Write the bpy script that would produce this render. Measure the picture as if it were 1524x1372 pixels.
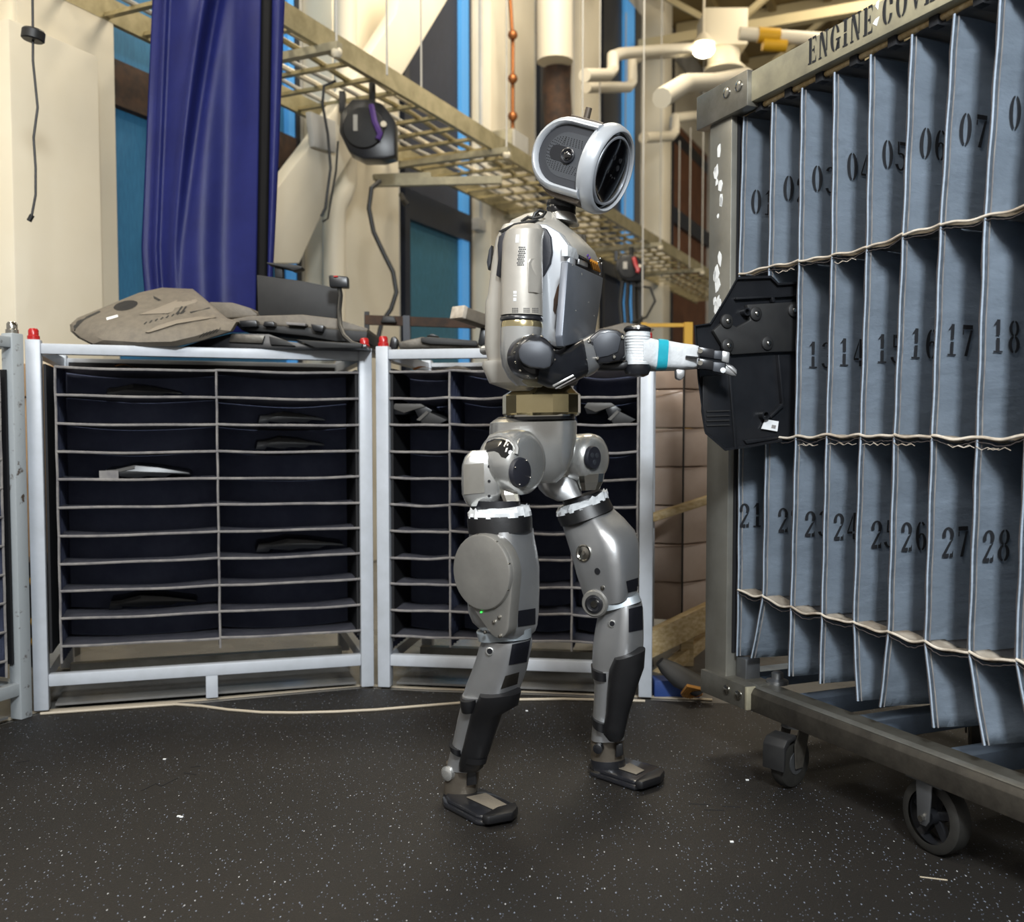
import bpy, bmesh, math, random
from mathutils import Vector, Matrix
random.seed(7)
for o in list(bpy.data.objects): bpy.data.objects.remove(o)
SC = bpy.context.scene
COL = SC.collection
V = Vector
# ------------------------------------------------------------------ camera
FPX = 1480.0
PITCH = math.atan(0.05)
CAMZ = 0.90
cd = bpy.data.cameras.new('camera'); cam = bpy.data.objects.new('camera', cd); COL.objects.link(cam)
cam.location = (0, 0, CAMZ); cam.rotation_euler = (math.pi/2-PITCH, 0, 0)
cd.sensor_fit = 'HORIZONTAL'; cd.sensor_width = 36; cd.lens = FPX/1524*36; cd.shift_y = 0.025
cd.clip_end = 100; cd.clip_start = 0.05
cd.dof.use_dof = True; cd.dof.focus_distance = 2.45; cd.dof.aperture_fstop = 3.6
SC.camera = cam
# ------------------------------------------------------------------ world, lights, exposure
SC.view_settings.view_transform = 'Standard'; SC.view_settings.look = 'None'
SC.view_settings.gamma = 1; SC.view_settings.use_curve_mapping = False
SC.view_settings.exposure = 0.0
w = bpy.data.worlds.new('world'); SC.world = w; w.use_nodes = True
w.node_tree.nodes['Background'].inputs[0].default_value = (1.0, 0.96, 0.90, 1)
w.node_tree.nodes['Background'].inputs[1].default_value = 0.42
def area(name, loc, target, size, power, color, sy=None):
    l = bpy.data.lights.new(name, 'AREA'); l.energy = power; l.color = color; l.size = size
    if sy: l.shape = 'RECTANGLE'; l.size_y = sy
    o = bpy.data.objects.new(name, l); COL.objects.link(o); o.location = loc
    o.rotation_euler = (V(target)-V(loc)).to_track_quat('-Z', 'Y').to_euler(); return o
area('key_lamp', (0.45, -1.1, 2.95), (0.5, 2.6, 0.9), 0.5, 200, (0.90, 0.96, 1.0))
area('ceiling_lamp_row', (-2.2, 1.6, 5.6), (-0.4, 2.6, 0.6), 0.8, 90, (1.0, 0.93, 0.80), 2.2)
area('added_fill_front', (-1.3, -0.4, 3.7), (0.0, 2.5, 0.9), 1.3, 90, (1.0, 0.97, 0.93))  # soft light added for broad highlights and fill on the robot
area('ceiling_lamp_hall', (0.6, 6.2, 6.2), (-1.2, 8.2, 2.0), 1.6, 270, (1.0, 0.90, 0.73), 3.0)
area('ceiling_lamp_far', (4.2, 11.0, 6.2), (2.2, 13.0, 3.0), 1.6, 110, (1.0, 0.90, 0.72), 3.0)
area('ceiling_lamp_behind', (-3.4, 3.2, 4.6), (-2.4, 6.4, 1.8), 1.0, 130, (1.0, 0.90, 0.70), 1.0)

# ------------------------------------------------------------------ pixel geometry (image 1524 x 1372)
CF = V((0, math.cos(PITCH), -math.sin(PITCH))); CU = V((0, math.sin(PITCH), math.cos(PITCH)))
CO = V((0, 0, CAMZ))
def ray(px, py): return V(((px-762)/FPX, 0, 0)) + CU*((724.1-py)/FPX) + CF
def at(px, py, Y):
    d = ray(px, py); return CO + d*(Y/d.y)
def ground(px, py, z=0.0):
    d = ray(px, py); return CO + d*((z-CAMZ)/d.z)
def hit(px, py, p0, n):
    d = ray(px, py); return CO + d*((V(p0)-CO).dot(n)/d.dot(n))

# ------------------------------------------------------------------ materials
def lin(h):
    h = h.lstrip('#'); r = []
    for i in (0, 2, 4):
        c = int(h[i:i+2], 16)/255; r.append(c/12.92 if c <= .04045 else ((c+.055)/1.055)**2.4)
    return (*r, 1)
MATS = {}
def mat(name, col, rough=0.6, metal=0.0, col2=None, scale=8, amt=0.5, bump=0.0, bscale=60, emit=0, spec=None, stretch=None, alpha=None, coat=0, pos=.5):
    if name in MATS: return MATS[name]
    m = bpy.data.materials.new(name); m.use_nodes = True; nt = m.node_tree; b = nt.nodes['Principled BSDF']
    b.inputs['Base Color'].default_value = lin(col); b.inputs['Roughness'].default_value = rough; b.inputs['Metallic'].default_value = metal
    if spec is not None: b.inputs['Specular IOR Level'].default_value = spec
    if coat: b.inputs['Coat Weight'].default_value = coat; b.inputs['Coat Roughness'].default_value = 0.08
    tc = nt.nodes.new('ShaderNodeTexCoord'); vec = tc.outputs['Object']
    if stretch:
        mp = nt.nodes.new('ShaderNodeMapping'); mp.inputs['Scale'].default_value = stretch; nt.links.new(vec, mp.inputs[0]); vec = mp.outputs[0]
    if col2:
        n = nt.nodes.new('ShaderNodeTexNoise'); n.inputs['Scale'].default_value = scale; n.inputs['Detail'].default_value = 5
        n.inputs['Roughness'].default_value = 0.62; nt.links.new(vec, n.inputs['Vector'])
        r = nt.nodes.new('ShaderNodeValToRGB'); r.color_ramp.elements[0].position = pos-amt/2*.6; r.color_ramp.elements[1].position = pos+amt/2*.6
        r.color_ramp.elements[0].color = lin(col); r.color_ramp.elements[1].color = lin(col2)
        nt.links.new(n.outputs[0], r.inputs[0]); nt.links.new(r.outputs[0], b.inputs['Base Color'])
    if bump:
        n2 = nt.nodes.new('ShaderNodeTexNoise'); n2.inputs['Scale'].default_value = bscale; n2.inputs['Detail'].default_value = 4
        nt.links.new(vec, n2.inputs['Vector'])
        bp = nt.nodes.new('ShaderNodeBump'); bp.inputs['Strength'].default_value = bump; bp.inputs['Distance'].default_value = 0.004
        nt.links.new(n2.outputs[0], bp.inputs['Height']); nt.links.new(bp.outputs[0], b.inputs['Normal'])
    if emit:
        b.inputs['Emission Color'].default_value = lin(col); b.inputs['Emission Strength'].default_value = emit
    MATS[name] = m; return m

# ------------------------------------------------------------------ mesh collector
class MB:
    def __init__(s, M=None): s.bm = bmesh.new(); s.M = M
    def T(s, p): p = V(p); return s.M @ p if s.M else p
    def raw(s, verts, faces):
        vs = [s.bm.verts.new(s.T(v)) for v in verts]
        for f in faces:
            try: s.bm.faces.new([vs[i] for i in f])
            except ValueError: pass
        return s
    def box(s, a, b):
        (x0, y0, z0), (x1, y1, z1) = a, b
        return s.raw([(x0,y0,z0),(x1,y0,z0),(x1,y1,z0),(x0,y1,z0),(x0,y0,z1),(x1,y0,z1),(x1,y1,z1),(x0,y1,z1)],
            [(0,3,2,1),(4,5,6,7),(0,1,5,4),(1,2,6,5),(2,3,7,6),(3,0,4,7)])
    def obox(s, c, ax, ay, az):
        c, ax, ay, az = V(c), V(ax), V(ay), V(az)
        p = [c+ax*i+ay*j+az*k for k in (-1,1) for i, j in ((-1,-1),(1,-1),(1,1),(-1,1))]
        return s.raw(p, [(0,3,2,1),(4,5,6,7),(0,1,5,4),(1,2,6,5),(2,3,7,6),(3,0,4,7)])
    def bar(s, p, q, wx, wz, up=(0,0,1)):
        p, q = V(p), V(q); d = (q-p); L = d.length; d /= L
        u = V(up); x = d.cross(u)
        if x.length < 1e-4: x = d.cross(V((1,0,0)))
        x.normalize(); u = x.cross(d)
        return s.obox((p+q)/2, d*(L/2), x*(wx/2), u*(wz/2))
    def loft(s, rings, n=24, caps=True, jag=0):
        # ring: (centre, ax, ay, exponent)
        R = []
        for k, (c, ax, ay, e) in enumerate(rings):
            c, ax, ay = V(c), V(ax), V(ay); row = []
            for i in range(n):
                t = 2*math.pi*i/n; cc, ss = math.cos(t), math.sin(t)
                x = math.copysign(abs(cc)**(2/e), cc); y = math.copysign(abs(ss)**(2/e), ss)
                p = c+ax*x+ay*y
                if jag and k == 0: p = p + V((0,0,jag*random.uniform(-1,1)))
                elif jag: p = c+(p-c)*(1+.05*random.uniform(-1,1))
                row.append(s.bm.verts.new(s.T(p)))
            R.append(row)
        for a, b in zip(R, R[1:]):
            for i in range(n):
                j = (i+1) % n
                s.bm.faces.new((a[i], a[j], b[j], b[i]))
        if caps:
            s.bm.faces.new(R[0][::-1]); s.bm.faces.new(R[-1])
        return s
    def cyl(s, p, q, r0, r1=None, n=20):
        p, q = V(p), V(q); r1 = r0 if r1 is None else r1
        d = (q-p).normalized(); x = d.orthogonal().normalized(); y = d.cross(x)
        return s.loft([(p, x*r0, y*r0, 2), (q, x*r1, y*r1, 2)], n)
    def lathe(s, c, axis, prof, n=40, caps=True):
        c, d = V(c), V(axis).normalized(); x = d.orthogonal().normalized(); y = d.cross(x)
        return s.loft([(c+d*a, x*max(r,1e-4), y*max(r,1e-4), 2) for a, r in prof], n, caps)
    def tube(s, pts, r, n=8):
        pts = [V(p) for p in pts]; R = []; prev = None
        for i, p in enumerate(pts):
            d = (pts[min(i+1, len(pts)-1)]-pts[max(i-1, 0)]).normalized()
            x = d.orthogonal().normalized() if prev is None else (prev-d*prev.dot(d)).normalized()
            prev = x; R.append((p, x*r, d.cross(x)*r, 2))
        return s.loft(R, n)
    def prism(s, pts, ext):
        pts = [V(p) for p in pts]; ext = V(ext); n = len(pts)
        return s.raw(pts+[p+ext for p in pts], [tuple(range(n))[::-1], tuple(range(n, 2*n))]+[(i, (i+1) % n, n+(i+1) % n, n+i) for i in range(n)])
    def sphere(s, c, r, n=10, sc=(1,1,1)):
        c = V(c); rings = []
        for k in range(1, n):
            t = math.pi*k/n
            rings.append((c+V((0,0,-math.cos(t)*r*sc[2])), V((math.sin(t)*r*sc[0],0,0)), V((0,math.sin(t)*r*sc[1],0)), 2))
        return s.loft(rings, 2*n)
    def grid(s, f, nu, nv, thick=None):
        g = [[s.bm.verts.new(s.T(f(i/nu, j/nv))) for j in range(nv+1)] for i in range(nu+1)]
        fs = []
        for i in range(nu):
            for j in range(nv): fs.append(s.bm.faces.new((g[i][j], g[i+1][j], g[i+1][j+1], g[i][j+1])))
        if thick: bmesh.ops.solidify(s.bm, geom=fs, thickness=thick)
        return s
    def build(s, name, m, parent=None, bevel=0, seg=2, sharp=0.65, smooth=True, **props):
        bm = s.bm
        bmesh.ops.recalc_face_normals(bm, faces=bm.faces[:])
        if bevel:
            ed = [e for e in bm.edges if len(e.link_faces) == 2 and e.calc_face_angle(0) > 0.5]
            bmesh.ops.bevel(bm, geom=ed, offset=bevel, segments=seg, affect='EDGES', profile=0.5, clamp_overlap=True)
        for f in bm.faces: f.smooth = smooth
        if smooth:
            for e in bm.edges:
                if len(e.link_faces) == 2 and e.calc_face_angle(0) > sharp: e.smooth = False
        org = V((0,0,0)); q = parent
        while q is not None: org = org + q.location; q = q.parent
        me = bpy.data.meshes.new(name)
        if parent is None:
            co = [v.co for v in bm.verts]
            lo = V((min(c.x for c in co), min(c.y for c in co), min(c.z for c in co))); hi = V((max(c.x for c in co), max(c.y for c in co), max(c.z for c in co)))
            org = V(((lo.x+hi.x)/2, (lo.y+hi.y)/2, lo.z))
        for v in bm.verts: v.co -= org
        bm.to_mesh(me); bm.free(); me.materials.append(m)
        o = bpy.data.objects.new(name, me); COL.objects.link(o)
        if parent is None: o.location = org
        else: o.parent = parent
        for k, val in props.items(): o[k] = val
        return o
def thing(name, loc, label=None, cat=None, group=None, kind=None, parent=None):
    o = bpy.data.objects.new(name, None); COL.objects.link(o); o.location = loc; o.empty_display_size = 0.1
    return tag(o, label, cat, group, kind)
def tag(o, label=None, cat=None, group=None, kind=None):
    for k, v in (('label', label), ('category', cat), ('group', group), ('kind', kind)):
        if v: o[k] = v
    return o
def copy_tree(o, parent=None):
    c = o.copy(); COL.objects.link(c)
    if parent: c.parent = parent
    for ch in list(o.children): copy_tree(ch, c)
    return c
def hull2(pts):
    pts = sorted(set((round(a, 6), round(b, 6)) for a, b in pts))
    def half(P):
        h = []
        for p in P:
            while len(h) > 1 and (h[-1][0]-h[-2][0])*(p[1]-h[-2][1])-(h[-1][1]-h[-2][1])*(p[0]-h[-2][0]) <= 0: h.pop()
            h.append(p)
        return h
    a, b = half(pts), half(pts[::-1]); return a[:-1]+b[:-1]

from mathutils.bvhtree import BVHTree
def skin(o, *also):
    """point finder: where the sight line through a picture point meets this object's surface"""
    off = V((0,0,0)); q = o
    while q is not None: off = off + q.location; q = q.parent
    me = o.data
    T = BVHTree.FromPolygons([v.co+off for v in me.vertices], [tuple(p.vertices) for p in me.polygons])
    more = [skin(x) for x in also]
    def f(px, py, d=0.0, want_n=False):
        r = ray(px, py).normalized(); h = T.ray_cast(CO, r)
        if more:
            c = [h[0]] if h[0] is not None else []
            c += [q for q in (m.hitp(px, py) for m in more) if q is not None]
            if c: return min(c, key=lambda q: (q-CO).length) - r*d
        if h[0] is None:
            c = CO + r*((sum((v.co for v in me.vertices), V())/len(me.vertices)+off-CO).dot(r)); h = T.find_nearest(c)
        p, nn = h[0], h[1]
        if nn.dot(r) > 0: nn = -nn
        p = p - r*d
        return (p, nn) if want_n else p
    f.hitp = lambda px, py: T.ray_cast(CO, ray(px, py).normalized())[0]
    return f
def decal(pts, S, d=.001, th=.001, rings=4):
    """a thin patch that lies on a surface, outlined by picture points"""
    cx = sum(p[0] for p in pts)/len(pts); cy = sum(p[1] for p in pts)/len(pts)
    n = len(pts); P = []
    for dd in (d, d-th):
        P.append(S(cx, cy, dd))
        for k in range(1, rings+1): P += [S(cx+(x-cx)*k/rings, cy+(y-cy)*k/rings, dd) for x, y in pts]
    L = 1+n*rings; F = []
    for b, flip in ((0, 0), (L, 1)):
        for i in range(n):
            F.append((b, b+1+i, b+1+(i+1) % n))
            for k in range(rings-1): F.append((b+1+k*n+i, b+1+(k+1)*n+i, b+1+(k+1)*n+(i+1) % n, b+1+k*n+(i+1) % n))
    e = 1+(rings-1)*n
    F += [(e+i, e+(i+1) % n, L+e+(i+1) % n, L+e+i) for i in range(n)]
    return MB().raw(P, F)
# stencil glyphs in a unit-height box: list of polygons
def band(cx, cy, ro, ri, a0, a1, n=9, yo=1, yi=1):
    P = []
    for i in range(n+1):
        t = math.radians(a0+(a1-a0)*i/n); P.append((cx+ro*math.cos(t), cy+yo*math.sin(t)))
    for i in range(n, -1, -1):
        t = math.radians(a0+(a1-a0)*i/n); P.append((cx+ri*math.cos(t), cy+yi*math.sin(t)))
    return P
def O(cx, cy, hx, hy, th, tv, gap=9):
    return [band(cx, cy, hx, hx-th, 90+gap, 270-gap, 14, hy, hy-tv), band(cx, cy, hx, hx-th, -90+gap, 90-gap, 14, hy, hy-tv)]
def R(x0, y0, x1, y1): return [(x0,y0),(x1,y0),(x1,y1),(x0,y1)]
GL = {
 '0': O(.25,.5,.25,.5,.15,.05),
 '1': [R(.16,.0,.30,.44), R(.16,.52,.30,1.0), [(.16,.86),(.16,.97),(.02,.80)], R(.04,0,.16,.05), R(.30,0,.42,.05)],
 '2': [band(.24,.74,.25,.10,-35,200,14,.26,.20), [(.30,.52),(.46,.60),(.20,.16),(.02,.0),(.02,.10)], R(.06,0,.30,.13), [(.34,0),(.48,0),(.48,.24),(.42,.13),(.34,.13)]],
 '3': [band(.22,.75,.24,.10,-60,160,12,.25,.20), band(.22,.27,.26,.11,-160,70,14,.27,.21)],
 '4': [R(.26,.0,.40,.22), R(.26,.30,.40,1.0), [(.24,.95),(.24,.80),(.06,.32),(.0,.24),(.0,.32)], R(.0,.22,.24,.30), R(.40,.22,.50,.30)],
 '5': [R(.06,.55,.13,1.0), R(.15,.88,.45,1.0), band(.20,.31,.28,.13,-160,115,16,.31,.25)],
 '6': [band(.25,.5,.25,.10,100,262,14,.5,.45), band(.27,.30,.23,.09,-82,150,14,.30,.25), band(.25,.8,.2,.08,20,75,5,.2,.14)],
 '7': [R(.02,.86,.46,1.0), [(.46,.84),(.36,.84),(.14,.0),(.28,.0)], R(.02,.68,.07,.84)],
 '8': [band(.25,.75,.22,.09,100,260,9,.25,.20), band(.25,.75,.22,.09,-80,80,9,.25,.20), band(.25,.26,.25,.10,100,260,10,.27,.21), band(.25,.26,.25,.10,-80,80,10,.27,.21)],
 '9': [band(.25,.5,.25,.10,-80,82,14,.5,.45), band(.23,.70,.23,.09,98,330,14,.30,.25)],
 'E': [R(.06,0,.22,1), R(.26,.92,.50,1), R(.26,0,.50,.08), R(.26,.46,.40,.54), [(.50,.92),(.50,.72),(.44,.92)], [(.50,.08),(.50,.28),(.44,.08)], R(.36,.36,.40,.64), R(0,.94,.06,1), R(0,0,.06,.06)],
 'N': [R(.06,0,.12,.88), [(.06,1),(.24,1),(.52,.0),(.40,.0)], R(.46,.22,.52,1), R(0,0,.19,.06), R(.38,.94,.60,1)],
 'G': [band(.27,.5,.27,.10,100,260,14,.5,.44), band(.27,.5,.27,.12,20,80,6,.5,.44), band(.27,.5,.27,.12,-80,-25,6,.5,.44), R(.40,.06,.54,.42), R(.32,.40,.60,.46)],
 'I': [R(.07,0,.23,.48), R(.07,.54,.23,1), R(0,0,.07,.06), R(.23,0,.30,.06), R(0,.94,.07,1), R(.23,.94,.30,1)],
 'C': [band(.27,.5,.27,.10,100,260,14,.5,.44), band(.27,.5,.27,.12,20,80,6,.5,.44), band(.27,.5,.27,.12,-80,-20,6,.5,.44), R(.46,.64,.53,.84)],
 'O': O(.28,.5,.28,.5,.16,.06),
 'V': [[(.04,1),(.20,1),(.34,.22),(.27,.0)], [(.46,1),(.52,1),(.34,.04),(.31,.02)], R(-.02,.94,.04,1), R(.38,.94,.60,1)],
 'R': [R(.06,0,.22,1), band(.28,.74,.24,.09,-80,80,10,.26,.2), [(.26,.46),(.38,.46),(.56,0),(.42,0)], R(0,.94,.06,1), R(0,0,.06,.06)],
 'S': [band(.25,.74,.23,.10,40,250,12,.26,.20), band(.25,.27,.25,.11,-150,75,12,.27,.21)],
 ' ': []}
GW = {'0':.5,'1':.44,'2':.5,'3':.5,'4':.5,'5':.5,'6':.5,'7':.48,'8':.5,'9':.5,'E':.54,'N':.6,'G':.6,'I':.32,'C':.58,'O':.58,'V':.58,'R':.58,'S':.52,' ':.25}
def lettering(text, org, ex, ez, h, adv=.12, wscale=1.0, lift=None):
    """flat stencil lettering painted on a surface"""
    mb = MB(); x = 0
    for ch in text:
        for poly in GL[ch]:
            mb.raw([V(org)+V(ex)*((x+px)*h*wscale)+V(ez)*(py*h) for px, py in poly], [tuple(range(len(poly)))])
        x += GW[ch]+adv
    return mb
# ------------------------------------------------------------------ palette
mat('rubber', '#1c1814', .6, col2='#141210', scale=1.6, amt=.8, bump=.35, bscale=260)
mat('concrete', '#7a7977', .22, col2='#5d5c5a', scale=3, bump=.05)
mat('white_paint', '#bec3cb', .38, col2='#b3b8be', scale=14, amt=.6, bump=.05, bscale=40)
mat('old_paint', '#a3a9ac', .45, col2='#4a3c30', scale=22, amt=.12, pos=.66, bump=.2, bscale=60)
mat('navy_fabric', '#565d78', .85, col2='#656c86', scale=9, bump=.5, bscale=45)
mat('navy_shelf', '#62626e', .85, col2='#72727a', scale=7, bump=.4, bscale=60)
mat('hem', '#8d8985', .75, col2='#6e6b6c', scale=20, bump=.3)
mat('black_side', '#0b0b0f', .7)
mat('red_cap', '#b01c1c', .28, spec=.6)
mat('chrome', '#b9b6ae', .18, 1.0)
mat('steel_frame', '#8f8d86', .38, .75, col2='#6d6a61', scale=9, amt=.7, bump=.15, bscale=35)
mat('steel_dark', '#6a665f', .42, .6, col2='#3a3630', scale=12, amt=.7, bump=.25, bscale=50)
mat('steel_warm', '#b0a98f', .5, .35, col2='#8f8a78', scale=10, amt=.6, bump=.1)
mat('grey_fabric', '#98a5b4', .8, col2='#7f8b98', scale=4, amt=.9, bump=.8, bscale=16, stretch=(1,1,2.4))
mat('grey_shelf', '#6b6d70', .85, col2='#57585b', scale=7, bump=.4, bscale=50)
mat('cream_pad', '#cfc6b8', .8, col2='#998c7c', scale=14, bump=.3)
mat('thread', '#3b3534', .9)
mat('stencil_black', '#15171c', .75)
mat('blue_steel', '#6f7f93', .5, .2, col2='#5a6675', scale=9)
mat('wheel_rubber', '#262522', .6, col2='#1c1b19', scale=20)
mat('caster_zinc', '#77797c', .35, .8)
mat('black_plastic', '#17181b', .32, col2='#1d1e21', scale=12, spec=.5)
mat('black_matte', '#1a1a1b', .6, col2='#222222', scale=18)
mat('cream', '#e3dbc8', .6, col2='#d6cbb2', scale=.9, amt=.8, bump=.03)
mat('cream_dark', '#c7b994', .6, col2='#b9aa84', scale=1.0, amt=.8)
mat('wall_grey', '#bfbdb8', .7, col2='#a9a69e', scale=1.2)
mat('window_dark', '#20242e', .35, col2='#292d36', scale=2)
mat('blind_teal', '#2f5b6b', .7, col2='#3b7288', scale=26, stretch=(6,6,.5))
mat('blind_navy', '#2c2f39', .75, col2='#343844', scale=20, stretch=(6,6,.5))
mat('blind_blue', '#28668f', .7, col2='#3479a4', scale=26, stretch=(6,6,.5))
mat('daylight', '#4a90cc', .5, emit=.42)
mat('tarp', '#272e74', .46, col2='#2e3682', scale=4, bump=.12, bscale=8)
mat('tray_metal', '#9c9270', .4, .55, col2='#bcb08c', scale=8)
mat('cardboard', '#a98a66', .8, col2='#95785a', scale=6)
mat('wrapped_card', '#cdb8a8', .35, col2='#bda593', scale=5, bump=.15, bscale=12, coat=.25)
mat('tape_shine', '#c7b29f', .3)
mat('beam_shaded', '#4b4740', .5, .5, col2='#2f2c28', scale=14, amt=.8, bump=.3, bscale=60)  # base beam colour darkened to hold the shade of its front face
mat('steel_post', '#9a9890', .36, .62, col2='#7d7b73', scale=6, amt=.9, bump=.1)
mat('cover_grey', '#4a4845', .5)
mat('pine', '#dcc69c', .6, col2='#b89a66', scale=9, stretch=(1,8,8))
mat('yellow', '#c99a1c', .5)
mat('brown_blind', '#7a5136', .7, col2='#6a4530', scale=4)
mat('pipe_white', '#d8cfbb', .5)
mat('copper', '#a5683c', .4, .7)
mat('deck', '#a89466', .6, col2='#98845a', scale=1.5)
mat('lamp', '#fff3d6', .5, emit=14)
mat('cable_black', '#121212', .5)
mat('tan_cover', '#6f675b', .55, col2='#625b51', scale=40, bump=.25, bscale=240)
mat('tan_light', '#80776a', .5, bump=.2, bscale=240)
mat('purple', '#4a2a78', .6)
mat('orange_tan', '#b4803c', .6)
mat('blue_pallet', '#22407f', .6)
mat('white_sticker', '#dfe1e2', .5)
mat('cord_white', '#b8ac98', .5)
mat('rust', '#4b3424', .8, col2='#2d221b', scale=12)
mat('ceramic', '#d9cfb8', .5)
M_ = MATS
# speckles of the rubber mat: sparse short pale flecks
def add_flecks(m):
    nt = m.node_tree; b = nt.nodes['Principled BSDF']; src = b.inputs['Base Color'].links[0].from_socket
    tc = nt.nodes.new('ShaderNodeTexCoord'); cur = src
    for (sc, rot, thr, colr, hide) in ((105, .5, .13, '#7d8696', .45), (70, -.7, .10, '#a7a9ac', .72), (160, 1.3, .14, '#5f6878', .4)):
        mp = nt.nodes.new('ShaderNodeMapping'); mp.inputs['Rotation'].default_value = (0,0,rot); mp.inputs['Scale'].default_value = (1,.42,1)
        nt.links.new(tc.outputs['Object'], mp.inputs[0])
        vo = nt.nodes.new('ShaderNodeTexVoronoi'); vo.inputs['Scale'].default_value = sc; vo.inputs['Randomness'].default_value = 1
        nt.links.new(mp.outputs[0], vo.inputs['Vector'])
        lt = nt.nodes.new('ShaderNodeMath'); lt.operation = 'LESS_THAN'; lt.inputs[1].default_value = thr; nt.links.new(vo.outputs['Distance'], lt.inputs[0])
        sp = nt.nodes.new('ShaderNodeSeparateColor'); nt.links.new(vo.outputs['Color'], sp.inputs[0])
        gt = nt.nodes.new('ShaderNodeMath'); gt.operation = 'GREATER_THAN'; gt.inputs[1].default_value = hide; nt.links.new(sp.outputs[0], gt.inputs[0])
        mu = nt.nodes.new('ShaderNodeMath'); mu.operation = 'MULTIPLY'; nt.links.new(lt.outputs[0], mu.inputs[0]); nt.links.new(gt.outputs[0], mu.inputs[1])
        mx = nt.nodes.new('ShaderNodeMix'); mx.data_type = 'RGBA'; nt.links.new(mu.outputs[0], mx.inputs[0])
        nt.links.new(cur, mx.inputs[6]); mx.inputs[7].default_value = lin(colr); cur = mx.outputs[2]
    nt.links.new(cur, b.inputs['Base Color'])
add_flecks(M_['rubber'])

# ------------------------------------------------------------------ wall frame (window wall recedes to the right)
WD = V((.4216, .9068, 0)); WN = V((.9068, -.4216, 0)); W0 = V((-.93, 8.0, 0))
WM = Matrix(((WD.x, WN.x, 0, W0.x), (WD.y, WN.y, 0, W0.y), (0, 0, 1, 0), (0, 0, 0, 1)))
def wp(px, py, off=0):
    p = hit(px, py, W0+WN*off, WN); return V(((p-W0).dot(WD), off, p.z))   # wall coordinates
def wt(px, off=0): return wp(px, 650, off).x
def wall_box(mb, px0, px1, z0, z1, o0, o1, fo=None):
    f = o1 if fo is None else fo
    mb.box((wt(px0, f), o0, z0), (wt(px1, f), o1, z1)); return mb

# floor, ceiling, walls
MB().box((-14, -5, -.2), (20, 34, -.012)).build('floor', M_['concrete'], kind='structure')
openings = [(172, 452), (597, 703), (797, 850), (890, 951), (993, 1053)]
w_l = MB(WM); prev = wt(-900)
for a, b in openings:
    w_l.box((prev, -.25, -.01), (wt(a), 0, 7.2)); w_l.box((wt(a), -.25, -.01), (wt(b), 0, .8)); w_l.box((wt(a), -.25, 6.6), (wt(b), 0, 7.2)); prev = wt(b)
w_l.box((prev, -.25, -.01), (wt(1120), 0, 7.2)); w_l.build('wall_left', M_['wall_grey'], kind='structure', bevel=0)
te = wt(1120)
MB(WM).box((te, -.3, -.01), (te+.25, 12, 7.2)).build('wall_back', M_['wall_grey'], kind='structure')
# windows: blinds, transoms and the strip of daylight beside the blind
def window(k, a, b, lower, upper, tz, strip=None, z1=6.6, strip_m='daylight'):
    t0, t1 = wt(a, -.03), wt(b); e = thing('window_%d' % k, WM @ V(((t0+t1)/2, -.1, .8)), kind='structure')
    MB(WM).box((t0, -.09, .8), (t1, -.05, tz)).build('pane', M_[lower], e)
    MB(WM).box((t0, -.09, tz), (t1, -.05, z1)).build('pane', M_[upper], e)
    MB(WM).box((t0, -.06, tz-.13), (t1, .0, tz+.11)).build('transom', M_['rust'] if k == 1 else M_['window_dark'], e)
    if k > 1: MB(WM).box((t0, -.06, .8), (t0+.08, .02, z1)).build('mullion', M_['window_dark'], e)
    if strip:
        s0, s1 = wt(strip[0], -.01), wt(strip[1], -.01)
        MB(WM).box((s0, -.05, .8), (s1, -.01, z1)).build('daylight_gap', M_[strip_m], e)
        MB(WM).box((s1, -.06, .8), (t1, .0, z1)).build('mullion', M_['window_dark'], e)
window(1, 172, 452, 'blind_blue', 'blind_blue', wp(200, 130).z, (435, 444))
window(2, 597, 703, 'blind_teal', 'blind_navy', wp(650, 318).z, (688.5, 699))
window(3, 797, 850, 'blind_navy', 'window_dark', wp(820, 380).z)
window(4, 890, 951, 'blind_navy', 'window_dark', wp(920, 400).z, (927, 941))
window(5, 993, 1053, 'brown_blind', 'brown_blind', wp(1020, 330).z)
e5 = [o for o in bpy.data.objects if o.name == 'window_5'][0]
MB(WM).box((wt(993), -.14, wp(1020, 222).z), (wt(1053), -.04, wp(1020, 204).z)).build('window_head', M_['window_dark'], e5)
MB(WM).box((wt(993), -.14, wp(1020, 222).z+.3), (wt(1053), -.03, 6.6)).build('window_head', M_['cream'], e5)

# columns (boxed, cream) standing proud of the wall
def column(a, b, o1, m='cream', name='trim_1', z1=7.0, o0=0.0, z0=-.01):
    mb = MB(WM); wall_box(mb, a, b, z0, z1, o0, o1); return mb.build(name, M_[m], kind='structure', bevel=.01)
def boxed(left, corner, right, m, name, z1=7.0):
    # near side face seen from px left..corner, front face corner..right
    t0 = wt(left, 0); lo_, hi_ = 0.0, 2.5
    for _ in range(40):
        o = (lo_+hi_)/2
        if wt(corner, o) > t0: lo_ = o
        else: hi_ = o
    t1 = max(wt(right, o), t0+.05); print('COLUMN', name, round(o,3), round(t1-t0,3))
    return MB(WM).box((t0, 0, -.01), (t1, o, z1)).build(name, M_[m], kind='structure', bevel=.01), o
_, o1_ = boxed(-70, 28, 158, 'cream', 'trim_1', z1=wp(100, 36, .6).z)
column(40, 182, .25, 'cream', 'trim_2')
_, o3_ = boxed(456, 500, 596, 'cream', 'trim_3')
_, o5_ = boxed(704, 731, 795, 'cream', 'trim_5')
_, o6_ = boxed(848, 862, 891, 'cream', 'trim_6')
_, o8_ = boxed(953, 985, 996, 'cream', 'trim_8')

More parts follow.
